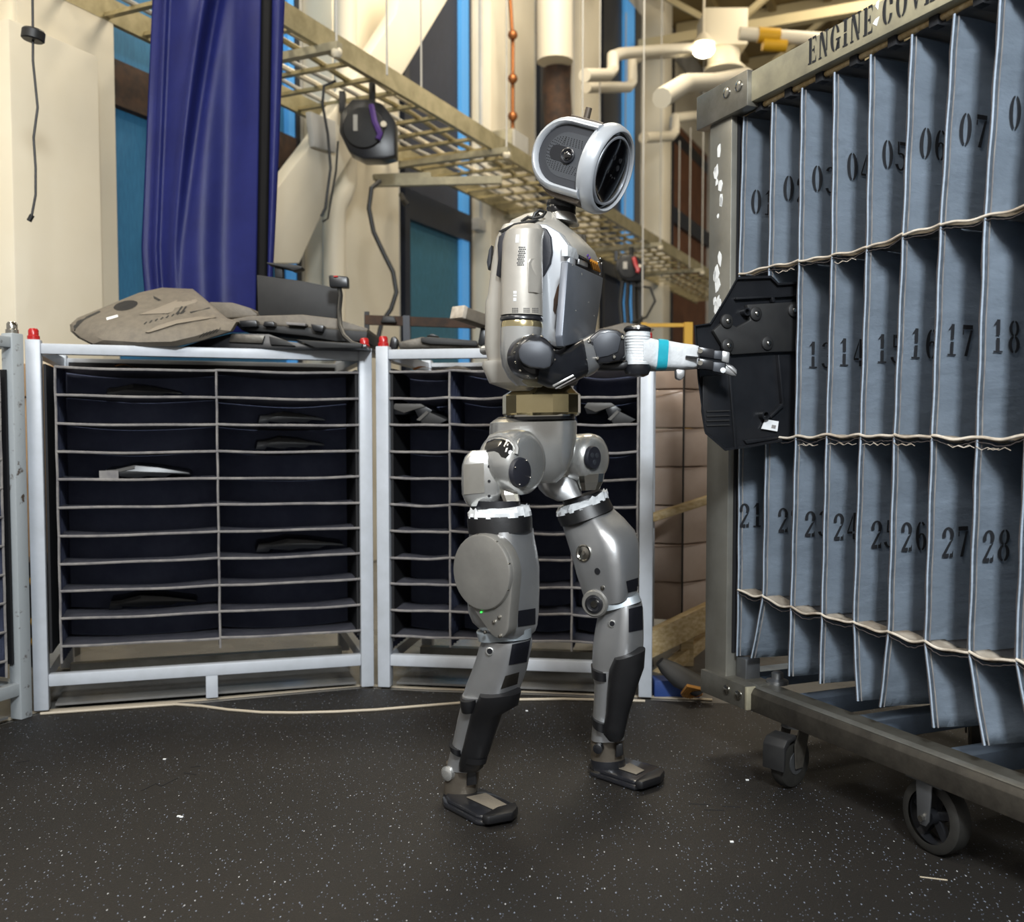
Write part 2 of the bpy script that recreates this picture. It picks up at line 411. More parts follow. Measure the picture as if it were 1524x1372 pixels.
# diagonal steel brace across the second bay, with gusset plate
br = thing('diagonal_brace', WM @ V((wt(500), .5, 1.5)), 'broad cream diagonal brace crossing the window wall behind the cable tray', 'brace')
q0, q1 = wp(645, -40, .5), wp(412, 392, .5)
def bpoly(pts, o0, o1, name, m, par):
    P = [WM @ V((wp(x, y, o1).x, o1, wp(x, y, o1).z)) for x, y in pts]
    MB().prism(P, WN*(o0-o1)).build(name, M_[m], par, bevel=.008)
bpoly([(600,-40),(690,-40),(603,105),(502,268),(446,392),(395,392),(396,302),(476,197),(590,20)], .46, .56, 'brace_bar', 'cream', br)
bpoly([(462,165),(500,180),(501,228),(468,218)], .56, .60, 'gusset_plate', 'wall_grey', br)

# ceiling and open-web trusses
MB(WM).box((-8, -.3, 7.0), (te+.3, 12, 7.15)).build('ceiling', M_['deck'], kind='structure')
for k, tt in enumerate([4.2, 6.0, 7.8, 9.6, 11.4, 13.2]):
    if tt > te-.3: break
    e = thing('roof_truss', WM @ V((tt, .4, 6.0)), 'cream open-web steel truss under the roof deck', 'roof truss', 'trusses under the roof deck')
    z0, z1 = 6.05, 6.9; n = 9; y0, y1 = .1, 10.5
    MB(WM).box((tt-.07, y0, z1-.1), (tt+.07, y1, z1+.08)).build('top_chord', M_['cream_dark'], e)
    MB(WM).box((tt-.07, y0, z0-.06), (tt+.07, y1, z0+.06)).build('bottom_chord', M_['cream_dark'], e)
    for i in range(n):
        ya, yb = y0+(y1-y0)*i/n, y0+(y1-y0)*(i+1)/n
        MB(WM).bar((tt, ya, z0 if i % 2 else z1-.05), (tt, yb, z1-.05 if i % 2 else z0), .07, .07).build('web_bar', M_['cream_dark'], e)
for k in range(14):
    yy = .7+k*.75
    MB(WM).box((-2, yy, 6.9), (te, yy+.10, 7.0)).build('trim_%d' % (20+k), M_['deck'], kind='structure')

# pipes and ducts on the window wall
def wtube(pts, off, r, n=10): return MB().tube([WM @ wp(x, y, off) for x, y in pts], r, n)
tag(wtube([(514,-20),(514,275),(508,292),(498,308),(497,330),(497,520)], .42, .075).build('downpipe', M_['pipe_white']), 'white downpipe with an offset bend beside the diagonal brace', 'pipe')
tag(wtube([(826,-40),(826,92)], .8, .16, 16).build('roof_drain_pipe', M_['pipe_white']), 'fat white vertical pipe ending above a rusty cable bundle', 'pipe')
tag(wtube([(830,92),(828,130),(832,200)], .75, .13, 12).build('rusty_conduit', M_['rust']), 'rusty brown conduit bundle hanging under the fat white pipe', 'conduit')
e = thing('copper_pipe', WM @ wp(762, 230, .42), 'thin copper pipe running up the cream column behind the robot', 'pipe')
wtube([(758,-20),(763,60),(763,232)], .42, .018).build('pipe_run', M_['copper'], e)
for y in (52, 117, 173): MB().sphere(WM @ wp(763, y, .44), .045, 6).build('pipe_clip', M_['copper'], e)
e = thing('junction_box', WM @ wp(775, 240, .5), 'beige steel junction box fixed on the column beside the copper pipe', 'junction box')
mb = MB(WM); wall_box(mb, 764, 788, wp(776, 247, .6).z, wp(776, 198, .6).z, .35, .6); mb.build('box_body', M_['steel_warm'], e, bevel=.01)
mb = MB(WM); wall_box(mb, 766, 786, wp(776, 244, .6).z, wp(776, 201, .6).z, .6, .62, .62); mb.build('box_cover', M_['wall_grey'], e)
mb = MB(WM); wall_box(mb, 714, 726, wp(720, 345, .12).z, wp(720, 328, .12).z, .06, .14); tag(mb.build('switch_box', M_['wall_grey'], bevel=.005), 'small grey switch box on the pale wall beside the teal window', 'switch box')
tag(wtube([(716,-20),(717,328)], .09, .02).build('wall_conduit', M_['wall_grey']), 'thin grey conduit dropping to the switch box on the wall', 'conduit')
tag(wtube([(870,112),(905,112),(912,104),(912,84),(925,80),(985,74),(1045,70)], 1.2, .055).build('sprinkler_main', M_['pipe_white']), 'upper white stepped pipe running under the roof towards the lamp', 'pipe')
tag(wtube([(872,130),(936,130),(941,122),(941,90),(960,82),(1040,78)], 1.0, .05).build('sprinkler_branch', M_['pipe_white']), 'lower white stepped pipe hooked below the other stepped pipe', 'pipe')
tag(wtube([(958,205),(998,203),(1004,196),(1004,176),(1050,170)], .6, .065).build('far_pipe', M_['pipe_white']), 'white bent pipe over the brown window', 'pipe')
tag(wtube([(985,146),(1020,124),(1062,122),(1110,112)], 2.2, .07).build('branch_duct', M_['cream']), 'cream curved branch duct under the round ceiling diffuser', 'duct')

# ceiling duct with round diffuser, lamp, yellow pipe labels
def far(px, py, Y): return at(px, py, Y)
e = thing('air_duct', far(1077, 70, 12), 'white square air duct drop with round diffuser near the bright lamp', 'duct')
c = far(1077, 50, 12)
MB().box((c.x-.26, 11.8, c.z-.20), (c.x+.24, 12.3, c.z+.22)).build('duct_box', M_['ceramic'], e, bevel=.01)
d = far(1081, 98, 12)
MB().cyl((c.x, 12, c.z-.2), (c.x, 12, d.z), .19, n=20).build('duct_neck', M_['ceramic'], e)
MB().lathe((c.x+.02, 12, d.z), (0,0,-1), [(0,.2),(.04,.24),(.06,.24),(.10,.14)]).build('diffuser_cone', M_['ceramic'], e)
MB().lathe((c.x+.02, 12, d.z-.09), (0,0,-1), [(0,.13),(.03,.11)]).build('diffuser_slot', M_['window_dark'], e)
e = thing('hall_lamp', far(1047, 74, 11.6), 'glowing round lamp hanging under the roof beside the square duct', 'lamp')
c = far(1047, 74, 11.6)
MB().sphere(c, .115, 8, (1.1,1,.75)).build('bulb', M_['lamp'], e)
MB().lathe(c+V((0,0,.06)), (0,0,1), [(0,.13),(.05,.10),(.12,.04)]).build('lamp_hood', M_['ceramic'], e)
MB().cyl(c+V((0,0,.17)), V((c.x,c.y,6.95)), .012, n=6).build('stem', M_['ceramic'], e)
e = thing('yellow_pipe', far(1150, 60, 11), 'pale pipe with yellow band markers under the roof above the numbered rack', 'pipe')
MB().cyl(far(1100, 50, 11), far(1330, 66, 11), .07, n=10).build('pipe_run', M_['pipe_white'], e)
MB().cyl(far(1128, 52, 11), far(1160, 54, 11), .08, n=10).build('pipe_band', M_['yellow'], e)
MB().cyl(far(1135, 66, 11), far(1170, 68, 11), .07, n=10).build('pipe_band', M_['yellow'], e)
# hanging thin wires
for (x, y0, y1, Y, lab) in ((956, -30, 470, 7.5, 'thin pale wire hanging down between the robot head and the numbered rack'), (627, -30, 130, 6.4, 'thin pale rod hanging in the dark window above the cable tray'), (576, -30, 112, 5.55, 'thin threaded rod holding the cable tray above the black reel'),
                            (867, -30, 175, 7.2, 'thin pale wire hanging above the robot head'), (1010, 210, 400, 12, 'faint thin wire in front of the brown window, left of its twin'), (1026, 190, 400, 12, 'faint thin wire in front of the brown window, nearer the numbered rack')):
    p, q = at(x, y1, Y), at(x, y0, Y)
    tag(MB().cyl(p, V((p.x, p.y, max(q.z, p.z+.3))), .006, n=6).build('hanging_wire', M_['wall_grey']), lab, 'wire')

# ------------------------------------------------------------------ cable tray
A = at(585, 118, 6.05); TZ = A.z
tray = thing('cable_tray', A, 'galvanised ladder cable tray receding along the window wall', 'cable tray')
TM = Matrix(((WD.x, -WN.x, 0, A.x), (WD.y, -WN.y, 0, A.y), (0, 0, 1, TZ), (0, 0, 0, 1)))
TL0, TL1, TW = -2.6, 10.2, .80
MB(TM).box((TL0, 0, -.06), (TL1, .03, .06)).build('side_rail', M_['tray_metal'], tray)
MB(TM).box((TL0, TW-.03, -.06), (TL1, TW, .06)).build('side_rail', M_['tray_metal'], tray)
rung = None; x = TL0+.1
while x < TL1:
    if rung is None: rung = MB(TM).box((x, .03, -.045), (x+.035, TW-.03, -.025)).build('rung', M_['tray_metal'], tray); x0r = x
    else:
        r2 = rung.copy(); COL.objects.link(r2); r2.parent = tray; r2.location = rung.location + WD*(x-x0r)
    x += .26
for k, yy in enumerate((.10, .22, .34, .46, .58)):
    mb = MB(TM); mb.tube([(TL0+i*.35, yy+.018*math.sin(i*1.7+k*2), -.012) for i in range(int((TL1-TL0)/.35)+1)], .013+.004*(k % 2), 6)
    mb.build('cable', M_['cream'] if k in (0, 3) else M_['tray_metal'] if k == 1 else M_['wall_grey'], tray)
for xx in (-.75, 1.35, 3.3, 5.2, 7.0):
    b_ = MB(TM).box((xx, -.12, -.10), (xx+.05, TW+.14, -.058)).build('strut_bar', M_['steel_warm'], tray)
    for yy in (-.1, TW+.1):
        MB(TM).cyl((xx+.025, yy, -.12), (xx+.025, yy, 3.2), .007, n=6).build('hanger_rod', M_['wall_grey'], tray)
        MB(TM).sphere((xx+.025, yy, -.11), .032, 5).build('strut_cap', M_['ceramic'], tray)
# branch rails crossing under the tray, to the column
e = thing('strut_channel', WM @ wp(640, 290, .9), 'horizontal galvanised strut arm reaching from the column under the cable tray', 'strut')
MB().bar(at(560, 272, 6.6), at(745, 268, 6.9), .05, .05).build('lower_channel', M_['steel_warm'], e)
MB().bar(at(556, 264, 6.6), at(640, 261, 6.75), .04, .035).build('upper_channel', M_['steel_warm'], e)

# black hanging reels under the tray
def reel(px0, py0, px1, py1, Y, label, strap):
    c = at((px0+px1)/2, (py0+py1)/2, Y); s = Y/FPX; hw, hh = (px1-px0)/2*s, (py1-py0)/2*s
    e = thing('tool_balancer', c, label, 'tool balancer')
    P = [(-.95,-.2),(-.62,-.78),(-.1,-1),(.55,-1),(1,-.9),(1,.1),(.8,.35),(.55,.62),(.1,.75),(-.5,.75),(-.9,.35)]
    MB().prism([c+V((a*hw, -.07, b*hh)) for a, b in P], (0,.14,0)).build('housing', M_['black_plastic'], e, bevel=.012)
    MB().lathe(c+V((-.1*hw,-.07,-.1*hh)), (0,-1,0), [(0,.72*hw),(.02,.68*hw),(.03,.3*hw)]).build('drum_cover', M_['black_matte'], e)
    MB().obox(c+V((-.35*hw,-.105,0)), (.05*s*60,0,0), (0,.004,0), (0,0,.18*hh*1.3)).build('plate_label', M_['wall_grey'], e)
    MB().obox(c+V((-.88*hw,0,.75*hh)), (.1*hw,0,0), (0,.03,0), (0,0,.3*hh)).build('hanger_lug', M_['black_plastic'], e)
    MB().cyl(c+V((.15*hw,0,.7*hh)), c+V((.15*hw,0,1.35*hh)), .02, n=8).build('hanger_hook', M_['cable_black'], e)
    MB().tube([c+V((.2*hw,-.115,.5*hh)), c+V((.32*hw,-.125,0)), c+V((.5*hw,-.125,-.35*hh)), c+V((.42*hw,-.125,-.5*hh))], .018, 6).build('strap', M_[strap], e)
    MB().lathe(c+V((.62*hw,-.10,-.05*hh)), (0,-1,0), [(0,.05*hw*2),(.02,.05*hw*2)]).build('eyelet', M_['ceramic'], e)
reel(506, 142, 590, 240, 6.1, 'black balancer reel with purple strap hanging under the cable tray', 'purple')
reel(914, 376, 958, 420, 8.4, 'small black balancer reel with red strap hanging beyond the robot', 'red_cap')
e = thing('hose_bundle', at(935, 470, 8.4), 'dark hoses hanging below the far black reel', 'hose')
for k, dx in enumerate((-8, 0, 9, 16)): MB().tube([at(935+dx, 418, 8.4), at(933+dx*1.2, 450, 8.42), at(936+dx*1.1, 500, 8.4)], .02, 6).build('hose', M_['cable_black'], e)
MB().tube([at(945, 425, 8.3), at(968, 428, 8.3), at(975, 448, 8.3), at(962, 472, 8.3), at(940, 480, 8.3)], .01, 6).build('hose_loop', M_['cable_black'], e)
# loose black cables on the column
tag(MB().tube([at(565,270,6.0), at(553,280,5.9), at(549,310,5.9), at(556,345,5.9), at(570,375,5.9), at(585,405,5.9), at(590,435,5.9), at(582,460,5.9), at(568,480,5.9), at(560,515,5.9)], .014).build('drooping_cable', M_['cable_black']), 'black cable drooping down the cream column towards the rack tops', 'cable')
tag(MB().tube([at(500,120,5.6), at(482,128,5.6), at(480,155,5.6), at(488,200,5.6), at(492,250,5.6), at(484,310,5.6), at(478,322,5.6)], .008).build('thin_cable', M_['cable_black']), 'thin black cable hanging in front of the diagonal brace', 'cable')
tag(MB().tube([at(503,210,5.7), at(500,255,5.7), at(492,300,5.7), at(488,325,5.7), at(480,330,5.7)], .006).build('thin_cable', M_['cable_black']), 'second thin black cable beside the first, ending in the same loop', 'cable')
tag(MB().tube([at(597,290,7.4), at(602,300,7.3), at(606,305,7.3)], .02).build('cable_loop', M_['cable_black']), 'short looped cable at the corner of the teal window', 'cable')

# ------------------------------------------------------------------ blue tarp
CY = 4.2
cur = thing('blue_curtain', at(315, 455, CY), 'deep blue vinyl curtain hanging in heavy folds in front of the window', 'curtain')
ZT, ZB = 3.05, 1.34
def cpt(u, v):
    # u across 0..1, v from bottom to top
    z = ZB+(ZT-ZB)*v; y = 650-(z-.9)/CY*1480
    xl = 209+max(0, 400-y)*.046+max(0, y-370)*.09; xr = 381+(455-y)*.018
    Y = CY + .028*math.sin(u*9+1.2*v+.6) + .004*math.sin(u*21-3*v) - .045*math.exp(-((u-.26-.36*v*v)/.045)**2)*(.25+v) + .05*math.exp(-((u-.36-.36*v*v)/.06)**2)*v - .03*math.exp(-((u-.12)/.03)**2)
    p = at(xl+(xr-xl)*u, y, Y); return V((p.x, p.y, z))
MB().grid(cpt, 60, 24, .006).build('curtain_cloth', M_['tarp'], cur, sharp=2)
MB().grid(lambda u, v: cpt(1, v)+V((.048*u, -.012*u, 0)), 3, 24, .006).build('edge_strip', M_['black_side'], cur, sharp=2)
MB().grid(lambda u, v: cpt(1, v)+V((.048+.06*u*(.15+.85*v**.6), -.012-.02*math.sin(u*3), 0)), 6, 24, .006).build('edge_flap', M_['tarp'], cur, sharp=2)
MB().cyl(V((-2.0,CY,ZT+.0)), V((-.8,CY,ZT+.0)), .025, n=8).build('curtain_rod', M_['steel_frame'], cur)

# hanging pull cord with a black puck
e = thing('pull_cord', at(49, 328, 3.6), 'black cord with a round puck hanging before the cream column', 'cord')
MB().tube([at(48,-40,3.6), at(49,50,3.6), at(49,90,3.6), at(53,130,3.6), at(56,160,3.6), at(50,205,3.6), at(53,250,3.6), at(53,290,3.6), at(47,322,3.6)], .0045).build('cord', M_['cable_black'], e)
MB().lathe(at(49.5,52,3.6), (.15,0,1), [(-.02,.034),(-.016,.039),(.012,.039),(.018,.034)]).build('puck', M_['cable_black'], e)
MB().cyl(at(48,320,3.6), at(43,329,3.6), .009, n=8).build('cord_tip', M_['cable_black'], e)
# ------------------------------------------------------------------ rubber mat, floor tape, white cord
mp = [ground(x, y) for x, y in ((-40,1092),(0,1079),(58,1063),(300,1046),(540,1024),(640,1029),(800,1034),(975,1042),(1060,1046),(1300,1050),(1700,1056))]
mp = [V((p.x, p.y, 0)) for p in mp] + [V((4.2,3.2,0)), V((4.2,-1.2,0)), V((-4,-1.2,0)), V((-4,2.1,0))]
fm = thing('rubber_mat', V((0,2,-.012)), 'black rubber mat with pale flecks spread under the robot', 'mat')
MB().prism([p-V((0,0,.012)) for p in mp], (0,0,.012)).build('mat_sheet', M_['rubber'], fm)
mb = MB()
for p, q, ww in (((560,1160),(598,1148),.004),((598,1148),(606,1152),.004),((606,1152),(662,1134),.004),((1030,1198),(1060,1199),.003)): pass
def scratch(pts, r=.0016):
    m = MB()
    for a, b in zip(pts, pts[1:]):
        p, q = ground(*a), ground(*b); m.bar(p+V((0,0,.0006)), q+V((0,0,.0006)), .004, .0008)
    return m
for pts in (((210,1177),(232,1166),(240,1170),(264,1158)), ((283,1142),(298,1140)), ((274,1150),(292,1153)), ((25,1135),(44,1132)), ((1025,1196),(1058,1198)), ((1048,1205),(1078,1206)), ((1075,1200),(1103,1201))):
    scratch(pts).build('scuff', M_['black_side'], fm)
for x, y in ((1112,1161),(1089,1253),(245,1130),(266,1215),(784,1058),(270,1216)):
    g = ground(x, y); MB().obox(g+V((0,0,.001)), (.004,0,0), (0,.003,0), (0,0,.001)).build('crumb', M_['white_sticker'], fm)
scratch(((1369,1305),(1410,1310))).build('thread_scrap', M_['cord_white'], fm)
tape = thing('floor_tape', ground(700, 1030)-V((0,0,.012)), 'cream tape line on the floor along the edge of the rubber mat', 'tape')
tp = [(-30,1084),(58,1060),(300,1043),(540,1021),(640,1026),(800,1031),(975,1039),(1060,1043)]
for a, b in zip(tp, tp[1:]):
    p, q = ground(*a, -.010), ground(*b, -.010); d = (q-p).normalized(); n = V((-d.y, d.x, 0))*.022
    MB().prism([p, q, q+n, p+n], (0,0,.003)).build('tape_strip', M_['cord_white'], tape)
cord = [ground(x, y, .005) for x, y in ((60,1062),(160,1055),(232,1050),(262,1048),(300,1050.5),(340,1056),(390,1060),(440,1060.5),(500,1059),(560,1056),(620,1051),(690,1045.5),(760,1041),(840,1040),(960,1043))]
tag(MB().tube(cord, .0045).build('floor_cable', M_['cord_white']), 'cream cable lying across the mat in front of the white racks', 'cable')

# ------------------------------------------------------------------ fabric pocket racks
def frame_matrix(O, ex):
    ex = V((ex.x, ex.y, 0)).normalized(); ey = V((-ex.y, ex.x, 0))
    return Matrix(((ex.x, ey.x, 0, O.x), (ex.y, ey.y, 0, O.y), (0, 0, 1, 0), (0, 0, 0, 1)))
def pocket_rack(name, M, W, H, D, xs, nrow, z0, z1, paint, caps, label, group, foot=True, cap_both=True, fx=None):
    e = thing(name, M @ V((W/2, 0, 0)), label, 'rack', group); P = .046
    for (x, y) in ((0,0),(W-P,0),(0,D-P),(W-P,D-P)):
        MB(M).box((x, y, 0), (x+P, y+P, H)).build('post', M_[paint], e, bevel=.004)
        if y == 0:
            MB(M).lathe((x+P/2, y+P/2, H), (0,0,1), [(0,.019),(.012,.019),(.014,.016),(.03,.016),(.036,.012),(.037,.006)], 16).build('post_cap', M_[caps], e)
    R_ = .034
    for y in (.004, D-P+.004):
        MB(M).box((P, y, H-.012-R_), (W-P, y+R_, H-.012)).build('top_rail', M_[paint], e, bevel=.003)
        MB(M).box((P, y, .078), (W-P, y+R_, .078+.04)).build('bottom_rail', M_[paint], e, bevel=.003)
    for x in (.004, W-P+.004):
        MB(M).box((x, P, H-.012-R_), (x+R_, D-P, H-.012)).build('top_rail', M_[paint], e)
        MB(M).box((x, P, .078), (x+R_, D-P, .118)).build('bottom_rail', M_[paint], e)
    if foot:
        MB(M).box((W/2-.02, .006, .0), (W/2+.02, .04, .08)).build('centre_foot', M_[paint], e, bevel=.002)
    # sheet-metal skid and tube below the pockets
    MB(M).prism([(.06,.04,.004),(.06,D-.06,.004),(.06,D-.06,.012),(.06,.04,.012)], (W-.12,0,0)).build('floor_skid', M_['concrete'], e)
    MB(M).box((.07,.35,.03), (W-.07,.39,.075)).build('skid_bar', M_['steel_frame'], e)
    # dark end cheeks and back curtain
    MB(M).box((P+.004, .02, z0-.02), (P+.012, D-.06, z1+.01)).build('end_cheek', M_['black_side'], e)
    MB(M).box((W-P-.012, .02, z0-.02), (W-P-.004, D-.06, z1+.01)).build('end_cheek', M_['black_side'], e)
    MB(M).box((P+.012, .262, z0-.03), (W-P-.012, .272, z1+.01)).build('back_cloth', M_['navy_fabric'], e)
    MB(M).box((P+.01, D-.075, .3), (W-P-.01, D-.068, H-.03)).build('rear_sheet', M_['black_side'], e)
    MB(M).box((P+.012, .272, z1-.03), (W-P-.012, D-.08, z1-.02)).build('top_sheet', M_['navy_shelf'], e)
    dep = .24
    for i, x in enumerate(xs):
        a, k = .003+.003*random.random(), random.random()*6
        end = i in (0, len(xs)-1); zb = z0-.055 if (i % 2 == 0 or end) else z0-.035
        MB(M).grid(lambda u, v: V((x+a*math.sin(u*38+k)*min(1, u*4)+.0008*math.sin(v*31+k), .018+dep*u, zb+(z1+.004-zb)*v)), 26, 12, .004).build('fabric_divider', M_['navy_fabric'], e, sharp=2)
        dv = e.children[-1]
        MB(M).tube([(x+.0008*math.sin(v*31+k), .015, zb+(z1+.004-zb)*v) for v in [j/14 for j in range(15)]], .0042, 6).build('hem', M_['hem'], dv)
    for c in range(len(xs)-1):
        for r in range(nrow+1):
            z = z0+(z1-z0)*r/nrow; s = .001+.004*random.random(); k = random.random()*6; t = random.uniform(-.004, .003)
            f = lambda u, z=z, s=s, k=k, t=t: z-s*math.sin(math.pi*u)+.0010*math.sin(u*9+k)+t*(u-.5)
            MB(M).grid(lambda u, v: V((xs[c]+(xs[c+1]-xs[c])*u, .018+dep*v, f(u)+(.010*math.sin(v*3.1+k*.2)-.012*math.sin(math.pi*u))*v)), 12, 8, .004).build('fabric_shelf', M_['navy_shelf'], e, sharp=2)
            sh = e.children[-1]
            MB(M).tube([(xs[c]+(xs[c+1]-xs[c])*j/12, .014, f(j/12)) for j in range(13)], .0045, 6).build('hem', M_['hem'], sh)
    return e
a0, a1 = ground(50, 1059), ground(557, 1021.5)
MA = frame_matrix(a0, a1-a0); WA = (a1-a0).length
HA = 1.215
iA = lambda px, py: MA.inverted() @ hit(px, py, a0, MA.to_3x3() @ V((0,1,0)))
zA0, zA1 = iA(300, 952).z, iA(300, 550).z
xsA = [iA(84, 700).x, iA(324, 700).x, iA(539, 700).x]
rackA = pocket_rack('white_pocket_rack', MA, WA, HA, .68, xsA, 10, zA0, zA1, 'white_paint', 'red_cap', 'white steel rack with two columns of navy fabric pockets, grey cover lying on top', 'white fabric pocket racks')
b0, b1 = ground(562, 1022.5), ground(970, 1038.5)
MBm = frame_matrix(b0, b1-b0); WB = (b1-b0).length
iB = lambda px, py: MBm.inverted() @ hit(px, py, b0, MBm.to_3x3() @ V((0,1,0)))
zB0, zB1 = iB(700, 951).z, iB(700, 551).z
xsB = [iB(x, 700).x for x in (576, 668, 760, 851, 949)]
rackB = pocket_rack('white_pocket_rack', MBm, WB, iB(700, 519).z+.014, .70, xsB, 10, zB0, zB1, 'white_paint', 'red_cap', 'white steel rack with four columns of navy fabric pockets standing behind the robot', 'white fabric pocket racks', foot=False)
c1 = ground(49, 1066); exC = V((.34, .94, 0)).normalized(); c0 = c1-exC*1.07
MC = frame_matrix(c0, exC)
rackC = pocket_rack('worn_pocket_rack', MC, 1.07, 1.225, .75, [.07, .53, .985], 10, .20, 1.10, 'old_paint', 'chrome', 'chipped grey steel rack with rusty post and navy fabric pockets, cut by the picture edge', None)

# covers lying in the pockets (profile pushed back into the pocket)
def pocket_cover(M, x0, x1, z, depth, label, grey=False, tall=.05, flip=False):
    w = x1-x0; o = [(0,.0),(.03,.62),(.14,.66),(.36,.95),(.62,.80),(.98,.42),(1.0,.25),(.78,.32),(.7,.1),(.5,.18),(.38,.05),(.16,.2),(.14,0)]
    if flip: o = [(1-a, b) for a, b in o]
    e = thing('plastic_cover', M @ V((x0+w/2, depth, z)), label, 'engine cover', 'plastic covers lying in the pockets')
    MB(M).prism([(x0+a*w, depth, z+b*tall) for a, b in o], (0, .255-depth, .006)).build('cover_shell', M_['black_plastic'], e, bevel=.003)
    MB(M).prism([(x0+a*w, depth-.004, z+b*tall) for a, b in o[1:4]]+[(x0+a*w, depth-.004, z+(b-.22)*tall) for a, b in o[1:4][::-1]], (0,.02,0)).build('cover_lip', M_['cover_grey'] if grey else M_['black_matte'], e)
    if grey: MB(M).box((x0-.01, depth-.01, z+.0), (x0+.05, depth-.004, z+.03)).build('paper_tag', M_['hem'], e)
    return e
dA = zA1-zA0; rz = lambda r: zA0+dA*(10-r)/10+.002
pocket_cover(MA, iA(150,0+700).x, iA(272,700).x, rz(1), .20, 'low black cover in the top pocket of the two-column rack, first column')
pocket_cover(MA, iA(150,700).x, iA(284,700).x, rz(4)-.004, .06, 'black cover with pale shiny rim and paper tag in a pocket of the two-column rack', True, .05)
pocket_cover(MA, iA(150,700).x, iA(290,700).x, rz(9)-.002, .16, 'low black cover in the ninth pocket of the two-column rack, first column')
pocket_cover(MA, iA(388,700).x, iA(494,700).x, rz(2), .16, 'low black cover in the second pocket of the two-column rack, second column')
pocket_cover(MA, iA(384,700).x, iA(492,700).x, rz(3), .16, 'low black cover in the third pocket of the two-column rack, second column')
pocket_cover(MA, iA(382,700).x, iA(520,700).x, rz(7), .14, 'low black cover in the seventh pocket of the two-column rack, second column')
dB = zB1-zB0; rzB = lambda r: zB0+dB*(10-r)/10+.002
def box_cover(x0, x1, label):
    e = thing('folded_cover', MBm @ V(((x0+x1)/2, .04, rzB(2))), label, 'engine cover', 'folded covers in the four-column rack')
    w = x1-x0; z = rzB(2); h = .066
    P = [(0,.75),(.06,1),(.52,.98),(.72,.62),(.58,.12),(.50,.05),(.40,.70),(.22,.42),(.05,.40)]
    MB(MBm).prism([(x0+a*w, .035, z+b*h+.008) for a, b in P], (0,.21,.0)).build('cover_shell', M_['black_plastic'], e, bevel=.002)
    MB(MBm).prism([(x0+a*w, .030, z+b*h+.008) for a, b in ((0,.75),(.06,1),(.52,.98),(.60,.83),(.46,.72),(.22,.50))], (0,.01,0)).build('cover_face', M_['cover_grey'], e, bevel=.001)
    MB(MBm).prism([(x0+a*w, .02, z+b*h) for a, b in ((.50,.30),(.68,.66),(1,.22),(.86,.0),(.56,.0))], (0,.25,0)).build('flap', M_['black_matte'], e, bevel=.003)
    MB(MBm).prism([(x0+a*w, .016, z+b*h) for a, b in ((.46,.24),(.52,.18),(.68,.62),(.64,.72))], (0,.01,0)).build('flap_edge', M_['cover_grey'], e)
box_cover(iB(580,700).x, iB(664,700).x, 'bent black cover with grey edges in the second row pocket, left of the robot waist')
box_cover(iB(868,700).x, iB(946,700).x, 'bent black cover with grey edges in the second row pocket, right of the robot waist')

# loose scraps on the pocket tops
e = thing('orange_strap', MA @ V((iA(180,534).x, .12, zA1)), 'orange strap scrap lying under the top rail of the two-column rack', 'strap')
x = iA(166,534).x; MB(MA).grid(lambda u, v: V((x+.075*u, .12+.05*v, zA1+.016+.006*math.sin(u*5))), 6, 2, .004).build('strap_cloth', M_['orange_tan'], e)
e = thing('orange_strap', MBm @ V((iB(616,546).x, .12, zB1)), 'orange folded strap on the pockets of the four-column rack', 'strap')
x = iB(602,546).x; MB(MBm).grid(lambda u, v: V((x+.07*u, .10+.05*v, zB1+.012+.012*math.sin(u*3.1))), 6, 2, .004).build('strap_cloth', M_['orange_tan'], e)
e = thing('paper_scrap', MBm @ V((iB(652,541).x, .2, zB1)), 'pale paper scrap lying under the top rail of the four-column rack', 'paper')
x = iB(634,541).x; MB(MBm).grid(lambda u, v: V((x+.12*u, .14+.1*v, zB1+.014+.02*math.sin(u*3.1)*v)), 6, 3, .003).build('paper_sheet', M_['cream_pad'], e)

# ------------------------------------------------------------------ covers piled on the two-column rack
RT = HA-.012
def cyp(py): return 3.34+(515-py)/85*.26
tc = thing('tan_engine_cover', at(220, 513, 3.36), 'big matte tan engine cover with round black hole and white tag, on the white rack', 'engine cover')
OUT = [(104,483),(115,473),(152,458),(176,448),(207,435.5),(241,428),(287,430),(303,443),(324,461.5),(337,473),(356,479),(347,493),(306,506),(263,516),(200,517),(136,513),(116,503),(105,493)]
cx_, cy_ = 225, 478
bm_ = MB(); rings = []
for s, dy in ((1.0, .30), (1.0, .02), (.965, -.012), (.80, -.05), (.5, -.075), (.2, -.08)):
    rings.append([at(cx_+(x-cx_)*s, cy_+(y-cy_)*s, cyp(cy_+(y-cy_)*s)+dy) for x, y in OUT])
n = len(OUT); vs = [p for r in rings for p in r]; fs = [(k*n+i, k*n+(i+1) % n, (k+1)*n+(i+1) % n, (k+1)*n+i) for k in range(5) for i in range(n)]
fs += [tuple(range(n))[::-1], tuple(range(5*n, 6*n))]
bm_.raw(vs, fs).build('cover_shell', M_['tan_cover'], tc, sharp=.5)
tcS = skin([o for o in tc.children][0])
def patch(pts, name, m, d=.002, th=.004, par=tc): return decal(pts, tcS, d, th).build(name, M_[m], par, sharp=1)
patch([(187+18*math.cos(t*.449)-2*math.sin(t*.449), 454.5+7.5*math.sin(t*.449)-2.5*math.cos(t*.449)) for t in range(14)], 'filler_hole', 'black_side')
patch([(158,472.5),(175,468),(176,471.5),(159,476.5)], 'white_tag', 'white_sticker')
patch([(207,468),(232,459),(262,447),(300,442),(292,450),(250,466),(226,467)], 'raised_facet', 'tan_light', .004, .006)
patch([(216,494),(236,484),(262,476),(296,471),(322,472),(300,474.5),(268,480),(240,489),(222,494.5)], 'ridge', 'tan_light', .009, .011)
